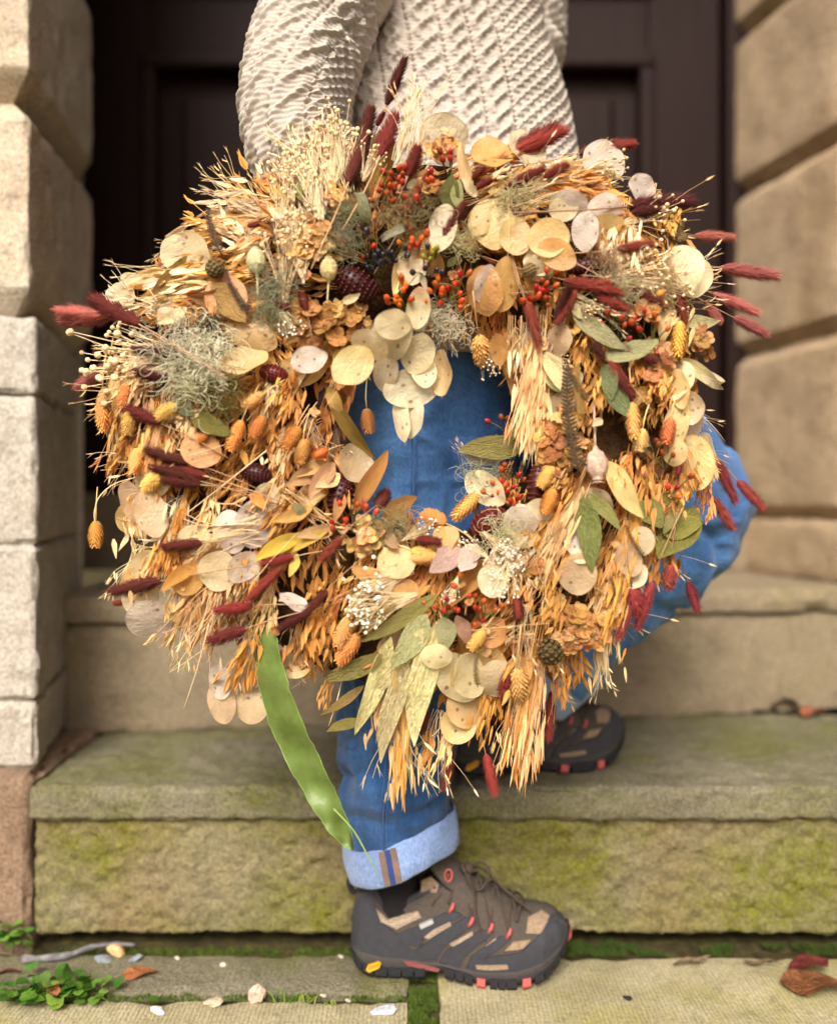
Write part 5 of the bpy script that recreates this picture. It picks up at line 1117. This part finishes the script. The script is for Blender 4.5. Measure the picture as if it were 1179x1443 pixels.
# ---- sprays of small cream seed balls
BEAD = [(1,560,860,270,850),(1,560,930,170,920),(1,480,880,300,950),(1,1000,640,1010,340),(1,1080,560,1060,260),(1,1160,300,1100,60),(1,980,330,1040,110),(2,130,700,60,420),(2,200,600,210,340),(2,40,640,20,440),(2,240,520,215,270),(2,330,560,390,420),(2,60,900,30,700),(3,260,260,480,200),(3,480,450,690,400),(3,400,680,660,640),(3,500,700,750,770),(3,250,800,380,820),(3,340,230,470,250),(5,40,90,110,230),(5,560,1060,700,990),(5,900,1130,790,1060),(7,420,180,180,250),(7,430,270,190,330),(7,360,220,200,370),(7,330,270,290,370),(7,700,30,830,140),(7,740,90,720,200),(7,600,200,560,300),(6,120,700,0,800),(6,150,760,40,850),(7,800,120,760,290),(3,160,1000,250,1060),(5,880,240,930,380)]
for i, (z, a, b, c, d) in enumerate(BEAD):
    p, q = zp(z, a, b), zp(z, c, d); white = z in (5, 6, 7)
    o = put('bstem', 'bead_spray', *p, *q, .024, .006, color=CREAM, roll=U(-.2, .2), wscale=1.0)
    bd = sub('seed_balls', PR['bead'][i % 4], o, None, lin('f0e6d0') if white else lin('ecd3a2')); bd['kind'] = 'stuff'
# ---- grey-green moss
for (z, x, y, L, col) in [(1,560,860,260,'dcd6b6'),(1,680,930,260,'e0dabc'),(1,620,1010,230,'c8c29c'),(1,740,1060,220,'6d6634'),(1,700,850,220,'e4dec2'),(1,960,600,180,'9a9a78'),(1,930,700,170,'8d8e6a'),(1,680,760,160,'6f6648'),(2,250,820,180,'8f8e6a'),(2,280,700,150,'8a8860'),(2,950,650,180,'cdbf8c'),(2,740,830,150,'b5a878'),(5,520,1010,180,'a89a70'),(5,440,1020,120,'9c8c60'),(5,750,170,140,'dcd6b6'),(5,880,800,180,'b5b088'),(6,40,690,180,'c9bf94'),(3,470,740,220,'dcc79a'),(3,400,620,160,'a08a60'),(2,480,740,200,'8a7a50'),(3,640,700,180,'c8ae7c'),(7,300,330,140,'a08a50'),(2,560,700,160,'7a6a44'),(5,700,130,120,'dcd6b6')]:
    cx, cy = zp(z, x, y); L = L / ZR[z][2] * 1.25; a = U(0, 6.28); ca, sa = math.cos(a) * L / 2, math.sin(a) * L / 2
    put('moss', 'moss_tuft', cx - ca, cy - sa, cx + ca, cy + sa, .026, 0, color=lin(col), roll=U(-.1, .1), Yb=surfY(cx, cy), Yt=surfY(cx, cy))
# ---- dark fern fronds
for (z, a, b, c, d, col) in [(1,745,470,705,270,'3c2a1c'),(1,855,710,770,515,'3a2a1e'),(1,1000,470,960,330,'453524'),(3,320,1200,240,1010,'4a3a20'),(3,300,1190,290,1030,'8d6d38'),(6,345,440,330,-20,'4a3a26'),(6,355,200,350,-20,'9a7c40'),(6,610,780,545,640,'43331f'),(7,678,610,690,480,'6a5a34'),(7,250,420,380,305,'8a6a34'),(7,110,590,140,470,'7a6034'),(6,560,300,660,400,'5a4828'),(6,470,860,480,960,'4a3a20'),(2,215,720,160,650,'4c3c28')]:
    put('fern', 'fern_frond', *zp(z, a, b), *zp(z, c, d), .032, .0, color=lin(col), wscale=1.0)
# ---- the green satin ribbon tied to the wreath
rk = smooth_path([(396, 760, .945, 11), (378, 815, .938, 12), (371, 850, .934, 13), (373, 905, .932, 17), (385, 965, .932, 20), (407, 1030, .934, 22), (437, 1090, .938, 21), (466, 1145, .942, 18), (486, 1180, .945, 11), (497, 1198, .946, 1.5)], 70)
m = MB(); e1, e2 = [], []; vs_ = []; nc = 9
for k, (px, py, Yy, hw) in enumerate(rk):
    t_ = rk[min(k + 1, 69)][:2] - rk[max(k - 1, 0)][:2]; t_ /= np.linalg.norm(t_); nx, ny = -t_[1], t_[0]; j_ = 1.0 + .035 * math.sin(k * .9) + .02 * math.sin(k * 2.3)
    for u in np.linspace(-1, 1, nc):
        fold = .004 * math.sin(k * .17 + u * 1.7) + .0025 * math.sin(k * .45 - u * 2.4) + .002 * math.sin(k * .8 + u * 1.5) + .014 * u * math.sin(k * .06)
        p = at(px + nx * u * hw * j_, py + ny * u * hw * j_, Yy + fold); vs_.append(p)
        if u == -1: e1.append(p)
        if u == 1: e2.append(p)
m.add(vs_, [tuple(map(int, f)) for f in grid_faces(70, nc)])
rb = link('ribbon', m.mesh('ribbon', M['ribbon'])); tag(rb, 'long green satin ribbon hanging from the lower left of the wreath', 'ribbon')
for e in (e1, e2):
    m = MB(); m.tube([p + Vector((U(-.0006, .0006), U(-.0006, 0), U(-.0006, .0006))) for p in e], [.0004] * len(e), 4); link('frayed_edge', m.mesh('frayed_edge', M['ribbon_edge']), rb)
m = MB(); m.tube(smooth_path([tuple(at(x, y, .93)) for x, y in ((470, 1140), (496, 1168), (515, 1200), (534, 1238))], 14), [.0010] * 10 + [.0008, .0006, .0005, .0004], 4); link('loose_thread', m.mesh('loose_thread', M['ribbon_edge']), rb)

# ------------------------------------------------------------------ small things on the ground
M['weed'] = ocol_mat('weed_leaf', 0.55, 0.2, 4, 0.3, 0.2, 0.02, hue=0.02)
M['mossg'] = ocol_mat('green_moss', 0.9, 0.3, 60, 0.2, 0.2, hue=0.03)
M['pebble'] = ocol_mat('pebble_stone', 0.85, 0.3, 3, 0.0, 0.4, 0.05, hue=0.02)
M['deadleaf'] = ocol_mat('fallen_leaf', 0.75, 0.35, 4, 0.12, 0.6, 0.05, hue=0.02)
def gp(px, py, z=0.0):
    """point of height z seen at (px, py)"""
    Yy = (CH - z) * F / (py - HZ); return at(px, py, Yy)
def leaflet(seed):
    r = random.Random(seed); m = MB(); n = 10; vs_ = [(0, 0, 0)]
    for k in range(n): a = 6.2832 * k / n; R_ = .5 * (1 + .12 * math.cos(3 * a + seed)); vs_.append((.5 + R_ * math.cos(a), R_ * math.sin(a) * .95, .10 * math.cos(2 * a + seed) + r.uniform(-.04, .04)))
    vs_[0] = (.5, 0, -.06); m.add(vs_, [(0, 1 + k, 1 + (k + 1) % n) for k in range(n)]); m.tube([(0, 0, 0), (-.5, 0, -.5), (-.8, .05, -1.2)], [.03, .03, .03], 3); return m
LFM = [leaflet(i).mesh('leaf', M['weed']) for i in range(4)]
def weed(px, py, n, spread, label, hgt=.022, s0=.010, z=0.0):
    c = gp(px, py, z); root = tag(empty('small_weed', c), label, 'weed', 'weeds in the paving joints')
    for k in range(n):
        q = Vector((random.gauss(0, spread), random.gauss(0, spread * .38), U(.25, 1) * hgt)); s_ = U(.75, 1.25) * s0
        d = Vector((U(-1, 1), U(-1, .3), U(-.1, .5))).normalized(); Mx = Matrix.Translation(q) @ d.to_track_quat('X', 'Z').to_matrix().to_4x4() @ Matrix.Scale(s_, 4)
        link('leaf', LFM[k % 4], root, Mx, None, lin(random.choice(['4f7a28', '618e30', '416a22', '789c3c'])))
weed(48, 1412, 46, .030, 'low green weed with round leaves at the front left corner of the paving', .026, .017)
weed(118, 1408, 36, .024, 'green weed cushion with a yellow leaf tip in the joint before the left slab', .022, .015)
weed(14, 1345, 22, .014, 'green weed growing against the foot of the brown pillar base', .040, .015)
weed(330, 1412, 6, .008, 'tiny weed sprig beside the pink stone', .008, .006)
def tuft(px, py, n, h, label):
    c = gp(px, py); root = tag(empty('grass_tuft', c), label, 'grass tuft', 'grass tufts in the paving joint')
    for k in range(n):
        m = MB(); a = U(-1.1, 1.1); L = h * U(.5, 1); b = Vector((random.gauss(0, .008), random.gauss(0, .003), -.004)); t_ = b + Vector((math.sin(a) * L, U(-.3, .3) * L, math.cos(a) * L * .9))
        m.blade([b, (b + t_) / 2 + Vector((0, 0, .2 * L)), t_], [.0009, .0008, .0002], (1, .3, 0), cols=3); link('grass_blade', m.mesh('grass_blade', M['weed']), root, None, None, lin(random.choice(['6f8a34', '8a9a44', '54752a'])))
tuft(398, 1410, 10, .026, 'thin grass tuft in the joint beside the pink stone'); tuft(425, 1410, 16, .020, 'dense short grass tuft in the joint nearest the shoe'); tuft(465, 1413, 9, .010, 'lowest of the grass tufts next to the mossy gap')
# moss in the gaps
def moss(name, label, boxes, n, h, seed):
    r = random.Random(seed); m = MB()
    for (x0, x1, y0, y1, z) in boxes:
        k_ = int(n * (x1 - x0) * (y1 - y0) / sum((b[1] - b[0]) * (b[3] - b[2]) for b in boxes))
        for k in range(k_):
            x, y = r.uniform(x0, x1), r.uniform(y0, y1); dens = vnoise(np.array([[x * 45, y * 45, seed]]))[0]
            if dens < -.4: continue
            c = Vector((x, y, z + h * .5 * max(0, dens))); a = r.uniform(0, 6.28); d = Vector((math.cos(a) * .7, math.sin(a) * .7, 1)).normalized(); s = d.orthogonal().normalized() * .0011; L = h * r.uniform(.4, 1)
            m.add([c - s, c + s, c + d * L], [(0, 1, 2)])
    o = link(name, m.mesh(name, M['mossg'], smooth=False), None, None, None, lin('4c5c1e')); tag(o, label, 'moss', kind='stuff')
moss('moss', 'bright green moss filling the gap between the paving slabs', [(-.011, .023, .99, 1.150, -.004)], 5200, .008, 3)
moss('moss', 'dark green moss in the joint at the foot of the lower step', [(.19, .75, 1.150, 1.182, .0), (.0, .19, 1.150, 1.180, -.004)], 9000, .008, 4)
moss('moss', 'thin moss along the joint between the two left slabs', [(-.55, -.012, 1.051, 1.063, -.003), (-.5, -.05, 1.150, 1.178, -.005)], 3200, .007, 5)
# pebbles and chips
def pebble(name, px, py, w, hh, col, label, seed, z=.004, cat='pebble'):
    m = MB(); r = random.Random(seed); m.ell((0, 0, 0), (1, .7, .55), 7, 5, fn=lambda a, b: 1 + .30 * math.sin(2 * b + seed) * math.sin(a * 2 + seed)); m.v = [tuple(c_ + r.uniform(-.10, .10) for c_ in v_) for v_ in m.v]
    me = m.mesh(name, M['pebble'], smooth=False); c = gp(px, py, z); o = link(name, me, None, Matrix.Translation(c + Vector((0, 0, hh * .5))) @ Matrix.Rotation(U(-.4, .4), 4, 'Y') @ Matrix.Diagonal((w, w, hh / .55 * .6, 1)), None, lin(col)); tag(o, label, cat); return o
pebble('pebble', 163, 1346, .012, .012, 'd8bb7c', 'yellow stone chip behind the stick end on the left slab', 1)
pebble('pebble', 146, 1356, .012, .006, '8d949a', 'blue grey slate chip on the left slab under the stick', 2)
pebble('pebble', 190, 1353, .010, .004, '8d949a', 'flat grey chip at the right end of the stick', 3)
pebble('pebble', 362, 1412, .010, .020, 'd9b8a4', 'pink upright stone in the joint between the left slabs', 4, 0)
pebble('pebble', 222, 1428, .009, .006, 'dad6d0', 'white chip lying on the front left slab', 5, 0)
pebble('pebble', 300, 1416, .012, .006, 'bfae90', 'buff stone in the joint between white and pink stones', 6, 0)
pebble('pebble', 540, 1426, .017, .003, 'b9bcc4', 'flat silvery chip on the slab below the shoe heel', 7, 0)
pebble('pebble', 314, 1362, .004, .004, 'd8cfb8', 'tiny pale chip right of the brown leaf', 8)
pebble('pebble', 885, 1409, .007, .003, '2e2a26', 'small black crumb on the right slab', 9, 0)
for k, (px, py) in enumerate(((250, 1352), (480, 1350), (455, 1405), (490, 1412))): pebble('pebble', px, py, .004, .003, 'c9bfa8', ['speck of pale grit right of the grey chips', 'speck of grit left of the shoe heel', 'grit under the grass tufts', 'grit grain just before the mossy gap'][k], 20 + k)
# the stick
m = MB(); pts = [gp(x, y, .010) for x, y in ((32, 1352), (60, 1351), (95, 1347), (120, 1338), (140, 1333), (165, 1331), (190, 1332))]; m.tube(smooth_path([tuple(p) for p in pts], 20), [(.0055 - .00018 * k) * (1 + .28 * math.sin(k * 1.9) * math.sin(k * .7)) for k in range(20)], 7)
tag(link('stick', m.mesh('stick', simple('weathered_wood', '6f6c6c', 0.95, 0.5, 90, 0.9, 0.003)), None), 'weathered grey stick lying against the foot of the step', 'stick')
# fallen leaves
def fallen(px, py, L, w, ang, col, label, z=.006, crumple=.3, seed=1):
    m = p_leaf(seed, w=w, curl=.12, wav=.04 * crumple * 3, fold=crumple); c = gp(px, py, z)
    o = link('fallen_leaf', m.mesh('fallen_leaf', M['deadleaf']), None, Matrix.Translation(c) @ Matrix.Rotation(ang, 4, 'Z') @ Matrix.Scale(L, 4) @ Matrix.Translation((-.5, 0, 0)), None, lin(col)); tag(o, label, 'leaf', 'fallen leaves')
fallen(198, 1372, .046, .30, .15, '9a6838', 'flat brown oval leaf on the left slab', crumple=.05, seed=3)
fallen(1150, 1392, .085, .30, -.25, '6c3a24', 'large crumpled red brown leaf at the right edge of the paving', crumple=.22, seed=4)
fallen(1140, 1362, .060, .30, .25, '703a26', 'smaller curled red leaf behind the large red one', z=.010, crumple=.3, seed=5)
fallen(975, 1356, .055, .09, .1, '8a765c', 'thin brown leaf sliver along the moss at the step foot', crumple=.3, seed=6)
fallen(1075, 1358, .050, .10, -.1, '7c6246', 'brown leaf scrap between the sliver and the red leaves', crumple=.4, seed=7)
fallen(75, 1398, .030, .25, 2.2, 'b5704a', 'small orange brown leaf above the weed cushions', z=.018, crumple=.5, seed=8)
fallen(8, 1372, .045, .12, .2, '6a4030', 'dark red leaf stalk at the left edge of the slab', crumple=.4, seed=9)
fallen(1145, 1006, .05, .35, .5, 'b0704a', 'orange dry leaf on the lower tread by the upper riser', z=.233, crumple=.5, seed=10)
fallen(1105, 996, .07, .25, -.3, '6b5848', 'grey brown leaf on the lower tread left of the orange leaf', z=.235, crumple=.6, seed=11)
fallen(1170, 985, .07, .30, .8, '5f4d40', 'dark brown leaf heaped behind the orange leaf on the tread', z=.240, crumple=.7, seed=12)
